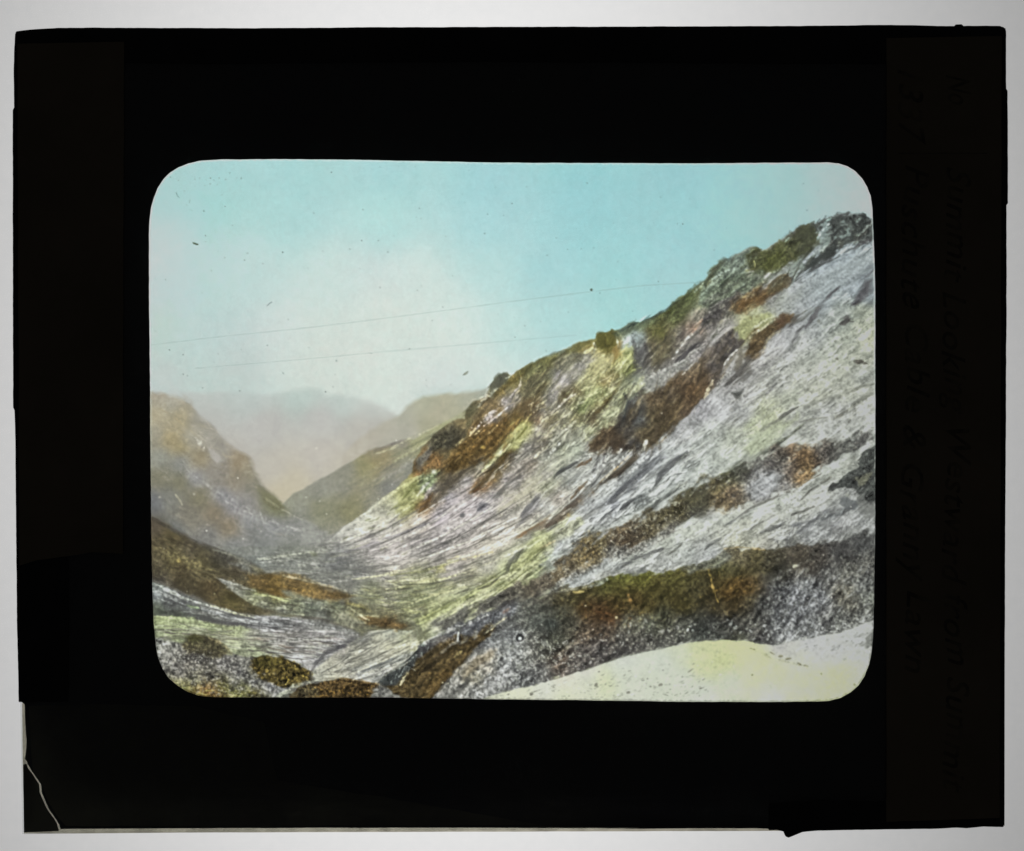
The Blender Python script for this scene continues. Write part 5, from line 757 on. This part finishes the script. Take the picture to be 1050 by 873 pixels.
# an air bubble ring in the emulsion
blob(533, 654, 4.0, (34,34,36), .95, .8, .1); blob(533.2, 654.8, 1.9, (224,224,226), .98, .7, .05); stroke('528,652 531,648 536,648 539,651', 1.4, (176,176,178), .6, .8, .3)
# ---- pale drift in front
fs = shep([(500,716,(208,208,190)),(530,710,(214,214,192)),(560,703,(210,210,200)),(580,698,(212,206,196)),(600,700,(206,208,190)),(620,700,(208,212,180)),(600,690,(206,204,198)),(640,690,(202,206,192)),(640,680,(202,204,198)),(670,700,(200,204,190)),(680,680,(200,204,194)),(700,670,(198,202,182)),(715,668,(202,206,160)),(730,664,(204,208,155)),(740,675,(196,202,142)),
 (720,680,(196,200,155)),(700,695,(198,202,190)),(720,710,(196,200,190)),(750,700,(196,200,184)),(760,668,(204,208,150)),(780,678,(202,206,158)),(770,690,(198,202,168)),(800,690,(200,204,165)),(790,710,(196,198,186)),(820,700,(194,198,168)),(840,695,(200,204,160)),(860,700,(202,206,148)),(870,690,(196,200,160)),(850,712,(198,202,160)),(880,690,(194,196,170)),(825,678,(194,194,180)),
 (810,668,(190,188,186)),(840,672,(184,182,186)),(860,668,(184,182,186)),(880,655,(182,182,184)),(880,675,(180,180,180)),(830,660,(184,182,188)),(890,645,(184,184,184)),(800,664,(182,178,182)),(650,712,(202,204,192)),(580,712,(212,214,190))], 2, 8)
patch('488,722 500,714 514,710 530,707 548,703 564,698 584,692 604,686 622,679 644,672 664,668 684,664 704,659 724,657 744,656.5 764,657 780,660 796,662 810,658 828,655 846,651 862,649 872,645 884,640 900,634 905,735 480,735', fs, 1, .9, .5, gr=.014, lo=.01)
dashes('490,716 560,702 620,690 680,676 712,680 735,700 735,716 500,720', 130, 2.6, .7, [(130,132,122),(146,146,136),(112,110,100)], .55, 16, 22, 33, .6)
dashes('500,716 560,704 640,680 735,662 800,690 700,712', 160, 1.8, .7, [(176,178,166),(222,222,212)], .5, 20, 20, 240, .5)
dashes('560,706 640,694 720,690 730,712 600,716', 60, 1.6, 1.0, [(132,132,124),(108,108,102)], .6, 20, 20, 34, .6)
for x, y, r in [(521,712,1.8),(545,712,1.4),(614,689,1.2),(677,702,2.2),(718,706,1.7),(644,710,1.5),(643,679,1),(664,696,1),(611,702,1.2),(655,690,1),(667,704,1.3)]: blob(x, y, r*.75, (104,100,94), .75, .6, .5, .55, 20)
stroke('768,666 776,668 784,671 792,676 800,677 808,679 820,682 828,685', 1.1, (148,142,112), .35, 1, .8)
for q in ['769,665 774,666','790,669 794,671','806,676 811,675','818,680 822,682','823,682 828,683','798,673 802,673','770,692 772,692']: stroke(q, 1.6, (122,116,88), .75, .8, .5)
stroke('853,667 858,664 863,660', 3, (128,128,130), .85, 1, .8); dashes('800,662 850,656 895,642 896,662 860,668 820,672', 55, 3, 1.4, [(142,142,144),(202,202,204),(118,118,118)], .6, 18, 25, 35)
patch('888,652 896,646 900,650 898,660 890,662', (112,112,110), .7, 1.2, 1.2); dashes('868,658 898,644 898,664 880,664', 18, 3, 1.6, [(110,110,108)], .7, 18, 30, 36); blob(866,676,1.6,(150,150,148),.6,1,.5,.5); blob(842,691,.9,(120,120,100),.7,.7,.3); blob(876,702,.9,(120,120,100),.7,.7,.3)
# ---- pale rim along the mask: glass bevel light painted in where the gelatine ends
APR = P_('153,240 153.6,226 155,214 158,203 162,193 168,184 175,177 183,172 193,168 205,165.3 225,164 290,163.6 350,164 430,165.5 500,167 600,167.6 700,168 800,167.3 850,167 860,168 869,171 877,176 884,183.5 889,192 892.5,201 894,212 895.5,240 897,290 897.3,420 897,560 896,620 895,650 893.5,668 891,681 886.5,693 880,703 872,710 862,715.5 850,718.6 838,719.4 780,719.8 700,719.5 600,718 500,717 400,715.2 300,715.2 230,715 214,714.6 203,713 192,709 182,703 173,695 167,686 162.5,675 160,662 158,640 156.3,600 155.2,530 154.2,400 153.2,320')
_k = (ss(-1.6, -3.2, sdist(RS, GX, GY)+.5*N4)*ss(440, 425, GY))[..., None]; img[:] = img*(1-_k)+SKY0*_k   # nothing strays off the crest into the sky
# ---- tone: the dyes are thin, so the land is less saturated than single dabs of colour
land = ss(-1.5, 1.5, np.maximum(sdist(RS, GX, GY), GY-560)); near = np.maximum(land, .35*ss(500, 560, GY))
land = np.maximum(land, ss(400, 420, GY))*1.
g_ = img.mean(2, keepdims=True); sat = 1-.15*land[..., None]
mx_ = img.max(2); sa_ = (mx_-img.min(2))/(mx_+.01); sat = sat*(1-.15*ss(.4, .75, sa_))[..., None]
img[:] = g_+(img-g_)*sat; img[..., 1] += (.2*np.maximum(img[..., 0]-img[..., 1], 0)+.004)*land
for _ax in (0, 1): img[:] = img*.9+.05*(np.roll(img, 1, _ax)+np.roll(img, -1, _ax))
# warm, chalky snow
_l = img.mean(2); _k = near*ss(.22, .55, _l)*ss(.30, .12, img.max(2)-img.min(2))
_g = np.clip((img[..., 1]-img[..., 2]-.10)*5, 0, 1)*ss(-.06, .0, img[..., 1]-img[..., 0])*ss(.36, .5, _l)*land
_l3 = _l[..., None]; img[:] = img+(_l3+.02-img)*(.30*_g)[..., None]
img[..., 2] -= .012*_k; img[..., 0] -= .002*_k; img[..., 1] += .005*_k
_k = land*ss(760, 860, GX)*ss(420, 300, GY)*ss(.35, .55, _l); img[..., 0] -= .02*_k; img[..., 1] += .01*_k; img[..., 2] += .01*_k
near = near*ss(.76, .64, img.mean(2))
img[:] *= (1+.022*near*GR+.018*near*np.clip(EM, -2, 2))[..., None]
# ---- wires, dust and scratches over everything
stroke('154,354 230,345 300,338 360,331 430,322 520,310 600,300 660,293 712,290', .3, (130,148,146), .26, .5, .3, .8, 0)
stroke('200,378 260,373 330,367 380,362', .3, (130,146,144), .24, .5, .3, .8, 0); stroke('380,362 450,356 520,350 590,344', .8, (130,150,150), .18, .7, .3, .8, 0)
stroke('198,249.5 203,251', .9, (70,80,60), .85, .6, .3); stroke('274,314 277,311 279,310', .4, (80,98,98), .45, .6, .3); stroke('475,385 478,383 480,381', 1.7, (112,117,98), .75, .7, .3); blob(606.5,297.5,1.3,(75,85,70),.9,.6,.2)
stroke('181,198 182,201 184,203', .5, (95,120,120), .5, .6, .3); stroke('290,382 291,384', .4, (100,120,115), .4, .6, .3)
for x, y, r in [(174,359,.8),(188,364,.9),(188,384,.8),(208,398,.8),(246,401,1),(290,259,1),(251,267,.7),(231,212,.6),(430,214,.8),(428,298,.8),(464,283,.6),(525,209,.7),(602,188,.6),(582,256,.6),(340,177,.7),(211,242,.6),(211,248,.6),(561,262,.7),(675,289,.6),(334,402,.8),(437,390,.6),(420,358,.7),(381,363,.5),(371,247,.7),(388,247,.7),(700,230,1),(528,346,.7),(560,360,.6),(170,287,.6),(216,183,.9),(175,182,.8),(200,184,.7),(500,220,.6)]:
    blob(x, y, r*.7, (88,100,95), .6, .45, .1)
_r = np.random.RandomState(5)
for k in range(150):
    x, y = _r.uniform(158, 880), _r.uniform(168, 420)
    j, i = int((y-PY0)*SC), int((x-PX0)*SC)
    if land[j, i] < .2: blob(x, y, _r.uniform(.3, .7), (105,125,122), _r.uniform(.15, .45), .6, .2)
for k in range(40):
    x, y = 170+_r.gamma(2, 16), 172+_r.gamma(2, 9); blob(x, y, _r.uniform(.4, 1.1), (120,142,138), _r.uniform(.2, .5), .6, .3, _r.uniform(.3, 1), _r.uniform(0, 180))
for k in range(60):
    x, y = _r.uniform(158, 880), _r.uniform(420, 700); blob(x, y, _r.uniform(.4, .8), (225,222,212), _r.uniform(.3, .8), .5, .2)
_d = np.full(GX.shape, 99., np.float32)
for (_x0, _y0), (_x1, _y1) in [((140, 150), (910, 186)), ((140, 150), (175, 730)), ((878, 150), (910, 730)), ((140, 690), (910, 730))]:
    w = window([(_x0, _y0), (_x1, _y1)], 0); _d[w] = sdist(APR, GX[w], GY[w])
_m = (ss(2.2, .4, _d+.35*GR)*.5*ss(520, 300, GY))[..., None]; img = img*(1-_m)+np.array([.88, .94, .92])*_m  # upper film edge lightened to stand for light in the glass bevel
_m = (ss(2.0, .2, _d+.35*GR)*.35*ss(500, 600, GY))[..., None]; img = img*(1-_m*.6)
img = np.clip(img, .01, .96)

# ---------------------------------------------------------------- the lantern slide
slide = bpy.data.objects.new('lantern_slide', None); C.objects.link(slide)
tag(slide, 'black bordered glass lantern slide with a tinted snowy mountain valley, on a light table', 'lantern slide')

def b_glass(nt, out):
    tc = node(nt, 'ShaderNodeTexCoord'); n = node(nt, 'ShaderNodeTexNoise', i_Scale=220., i_Detail=4.); nt.links.new(tc.outputs['Object'], n.inputs['Vector'])
    mr = node(nt, 'ShaderNodeMapRange'); mr.inputs[3].default_value = .0; mr.inputs[4].default_value = .02; nt.links.new(n.outputs[0], mr.inputs[0])
    p = node(nt, 'ShaderNodeBsdfPrincipled', i_Transmission_Weight=1., i_IOR=1.5); p.inputs['Base Color'].default_value = (.975, .99, .985, 1)
    nt.links.new(mr.outputs[0], p.inputs['Roughness']); nt.links.new(p.outputs[0], out.inputs[0])
M_glass = mat('slide_glass', b_glass)
M_mask = paper('black_mask_paper', (.05, .05, .055), (.085, .08, .068), .85, 45.)
M_mask2 = paper('black_backing_paper', (.10, .095, .07), (.17, .16, .115), .85, 60.)
M_tape = paper('black_gummed_tape', (.030, .031, .032), (.045, .045, .045), .6, 120.)
M_label = paper('dark_brown_label_paper', (.19, .155, .105), (.25, .20, .14), .85, 70.)
M_ink = paper('black_ink', (.085, .075, .058), (.19, .16, .11), .7, 420.)
M_resid = clear_sheet('gum_residue', (.62, .60, .54), 500., .12)

GL = P2('17,34 1030,30 1029,846 24,854.5 22,730')
slab('back_glass', GL, .10*MM, 1.20*MM, M_glass, slide)
slab('cover_glass', GL, 1.50*MM, 2.60*MM, M_glass, slide)

# picture: dye densities relative to the clear backlight behind it
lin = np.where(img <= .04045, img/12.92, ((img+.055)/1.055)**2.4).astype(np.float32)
def backlight(px, py):                      # light of the rectangular lamp on the opal sheet, summed over the lamp
    X, Y = (px-525)*1e-4, (436.5-py)*1e-4; E = 0
    for u in np.linspace(-.5, .5, 8):
        for v in np.linspace(-.5, .5, 14):
            r2 = (X-LAMP_X-u*LAMP_SX)**2+(Y-LAMP_Y-v*LAMP_SY)**2+LAMP_Z**2; E = E+LAMP_Z**2/r2**2
    return (E/112*ld.energy*0.0771).astype(np.float32)
_cx, _cy = np.meshgrid(np.linspace(PX0, PX1, 40), np.linspace(PY0, PY1, 30))
BL = sample(backlight(_cx, _cy), (GX-PX0)/(PX1-PX0)*39, (GY-PY0)/(PY1-PY0)*29)
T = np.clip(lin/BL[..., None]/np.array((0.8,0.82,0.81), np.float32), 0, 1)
me = bpy.data.meshes.new('picture')
co = np.zeros((NH*NW, 3), np.float32); co[:, 0] = ((GX-525)*1e-4).ravel(); co[:, 1] = ((436.5-GY)*1e-4).ravel(); co[:, 2] = FILM_Z
idx = np.arange(NH*NW).reshape(NH, NW); q = np.stack([idx[:-1, :-1], idx[1:, :-1], idx[1:, 1:], idx[:-1, 1:]], -1).reshape(-1, 4)
me.vertices.add(len(co)); me.vertices.foreach_set('co', co.ravel())
me.loops.add(q.size); me.loops.foreach_set('vertex_index', q.ravel().astype(np.int32))
me.polygons.add(len(q)); me.polygons.foreach_set('loop_start', (np.arange(len(q))*4).astype(np.int32))
at = me.color_attributes.new('dye', 'FLOAT_COLOR', 'POINT')
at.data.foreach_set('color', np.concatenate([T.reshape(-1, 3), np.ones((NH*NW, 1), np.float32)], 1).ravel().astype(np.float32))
me.update(calc_edges=True)
def b_film(nt, out):
    a = node(nt, 'ShaderNodeAttribute', attribute_name='dye')
    tc = node(nt, 'ShaderNodeTexCoord'); n = node(nt, 'ShaderNodeTexNoise', i_Scale=5200., i_Detail=2.); nt.links.new(tc.outputs['Object'], n.inputs['Vector'])
    mr = node(nt, 'ShaderNodeMapRange'); mr.inputs[3].default_value = .98; mr.inputs[4].default_value = 1.02; nt.links.new(n.outputs[0], mr.inputs[0])
    mx = node(nt, 'ShaderNodeVectorMath', operation='SCALE'); nt.links.new(a.outputs['Color'], mx.inputs[0]); nt.links.new(mr.outputs[0], mx.inputs['Scale'])
    t = node(nt, 'ShaderNodeBsdfTransparent'); nt.links.new(mx.outputs[0], t.inputs[0]); nt.links.new(t.outputs[0], out.inputs[0])
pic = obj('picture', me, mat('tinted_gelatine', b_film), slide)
pic['label'] = 'hand tinted transparency of a snowy mountain valley under a turquoise sky'

# black mask with its rounded window, its lower left corner broken off
CR = P2('27.5,783.5 31,789.5 36.5,797 41,803.5 41.8,812 46.5,823 51.5,832.5 57.5,840.5 60,845 61.5,850.5')
outer = P2('18,35 100,31.5 500,30.5 900,29.5 1029,31 1030,400 1028.5,846.5 900,849 790,850 780,849.6 640,849 500,848.6 300,848.8 200,849.2 100,849.6 64,849.8')
outer = rag(outer, 7, .22, False, 2)+[(x+1.1, y) for x, y in rag(CR[::-1], 2.5, .5, False, 5)]+rag(P2('28.3,781.5 26,778 27.2,768 27.5,758 26.6,748 26,735 25.6,722 22,719.5 19,600 16,430 16,120'), 4, .25, False, 8)
slab('mask', outer, 1.38*MM, 1.47*MM, M_mask, slide, hole=rag(APR, 3., .22, True, 11))
frag = rag(P2('24.2,784.5 26,783 27.5,783.5'), 3, .1, False, 3)+[(x-.9, y) for x, y in rag(CR, 2.5, .5, False, 5)][1:]+rag(P2('60.5,852 40,853 25,853.2 24.6,830 24.2,800'), 5, .15, False, 4)
fr = slab('mask_fragment', frag, 1.375*MM, 1.465*MM, M_mask2, slide); fr['label'] = 'small black corner piece broken off along a bright crack'
# paler backing paper, seen as a lighter strip in the lower left and as a gummy rim
slab('backing_paper', rag(P2('30,724 90,722 200,724 270,740 285,800 420,822 560,846.5 300,846.8 68,847 60,838 50,822 44,804 34,790'), 8, .8, True, 12), 1.472*MM, 1.488*MM, M_mask2, slide)
rs_ = slab('gum_residue', rag(P2('22.9,721 26.5,721 29,770 29.5,781 46,802 64,840 66,847 300,846.5 640,846.8 800,847.5 800,852.2 640,852.6 400,853.3 200,853.9 24.8,854.3 23.6,780'), 5, .12, True, 13), 1.30*MM, 1.33*MM, M_resid, slide)

# binding tape round the edge: each strip laps over the top, the side and the back
def tape(path_out, path_in, seed, z1=2.68*MM):
    return slab('binding_tape', rag(path_out, 4, .22, False, seed)+rag(path_in, 9, .3, False, seed+1), .04*MM, z1, M_tape, slide)
def lap(path_out, path_in, seed):
    o = slab('binding_tape', rag(path_out, 4, .22, False, seed)+rag(path_in, 9, .3, False, seed+1), 2.61*MM, 2.70*MM, M_tape, slide)
    # side wall
    return o
def tape_strip(po, pi, seed, dz):
    """one strip as a folded U: front lap, edge wall and back lap in a single mesh"""
    bm = bmesh.new(); A = rag(po, 4, .22, False, seed); B = rag(pi, 9, .3, False, seed+1); n = len(A)
    def ring(P, z): return [bm.verts.new((X_(x), Y_(y), z)) for x, y in P]
    zt, zb = 2.66*MM+dz, .05*MM+dz*.2
    def cap(z):
        vs = ring(A+B, z); f = bm.faces.new(vs); bmesh.ops.triangulate(bm, faces=[f]); return vs[:n]
    t, b = cap(zt), cap(zb)
    for i in range(n-1): bm.faces.new((t[i], t[i+1], b[i+1], b[i]))
    bmesh.ops.recalc_face_normals(bm, faces=bm.faces[:])
    me = bpy.data.meshes.new('binding_tape'); bm.to_mesh(me); bm.free(); return obj('binding_tape', me, M_tape, slide)
tape_strip(P2('16.6,36 18,33.2 30,31.6 60,29.6 90,29.4 250,30 400,29 600,28.4 800,27.8 860,27.2 900,26.6 930,26.9 960,27.8 978,27.9 979,26.2 985,26 987,27.8 1010,27.4 1024,27.6 1028.4,29.2 1030,32'), P2('1026,60 900,66 500,64 200,66 20,62'), 21, .03*MM)
tape_strip(P2('1029.5,30 1030.4,33 1030.7,92 1032,94 1032.3,150 1032.5,209 1031,211 1031,300 1030.4,420 1029.6,560 1029,700 1028.8,840 1028.6,845 1027,847.4'), P2('1000,846 994,600 996,300 998,32'), 23, .05*MM)
rt = tape_strip(P2('1028,847 1020,847.2 1008,846.8 1000,847.6 990,848.6 980,848 960,849 900,850 860,850.6 835,851.2 822,852.6 816,855 808,858.2 805,857 803,852 796,850.4 788,850.6'), P2('788,824 840,820 900,822 1026,820'), 25, .02*MM)
tape_strip(P2('20.3,719.4 20,700 18.6,640 18,580 17.2,500 16.6,440 16,421 14.6,418 14.4,350 14.2,200 14.2,114 15.6,111 15.2,80 15.6,55 16.6,36'), P2('48,34 52,200 50,400 56,568 71,572 71,719.2'), 27, .04*MM)

# labels with faint handwriting
lab = slab('paper_label', rag(P2('908,40 1026,38 1024,838 908,842'), 8, .3, True, 31), 2.72*MM, 2.79*MM, M_label, slide); lab['label'] = 'dark brown paper label with faint handwriting down its length'
lb2 = slab('paper_label', rag(P2('19,46 128,44 127,568 96,566 72,570 40,574 21,580'), 8, .3, True, 33), 2.72*MM, 2.79*MM, M_label, slide); lb2['label'] = 'plain dark brown paper label down the left border'
def hand(txt, px, y0, y1, size, parent):
    cu = bpy.data.curves.new('handwriting', 'FONT'); cu.body = txt; cu.size = size*1e-4; cu.shear = .35; cu.resolution_u = 3; cu.extrude = 2e-6; cu.space_character = 1.05; cu.offset = 2e-5
    t = bpy.data.objects.new('tmp', cu); C.objects.link(t); bpy.context.view_layer.update()
    me = bpy.data.meshes.new_from_object(t.evaluated_get(bpy.context.evaluated_depsgraph_get())); bpy.data.objects.remove(t)
    n = len(me.vertices); v = np.zeros(n*3, np.float32); me.vertices.foreach_get('co', v); v = v.reshape(-1, 3)
    v[:, 0] -= v[:, 0].min(); v[:, 0] *= (y1-y0)*1e-4/v[:, 0].max()
    x, y = v[:, 0].copy(), v[:, 1].copy()
    y = y+2.5e-4*np.sin(x*260+px)+1.2e-4*np.sin(x*900)          # an unsteady line
    v[:, 0] = X_(px)+y; v[:, 1] = Y_(y0)-x; v[:, 2] += 2.797*MM
    me.vertices.foreach_set('co', v.ravel()); me.update(); me.name = 'handwriting'
    return obj('handwriting', me, M_ink, parent)
hand('No.', 968, 78, 112, 34, lab)
hand('1337', 922, 72, 150, 36, lab)
hand('Summit Looking Westward from Summit', 968, 172, 812, 34, lab)
hand('Puschute Cable & Granny Lawn', 926, 170, 690, 34, lab)
bm = bmesh.new(); bmesh.ops.create_cube(bm, size=1, matrix=__import__('mathutils').Matrix.Translation((X_(966), Y_(158), 2.798*MM)) @ __import__('mathutils').Matrix.Diagonal((9e-3, 8e-5, 1e-5, 1)))
me = bpy.data.meshes.new('ruled_line'); bm.to_mesh(me); bm.free(); obj('ruled_line', me, M_ink, lab)
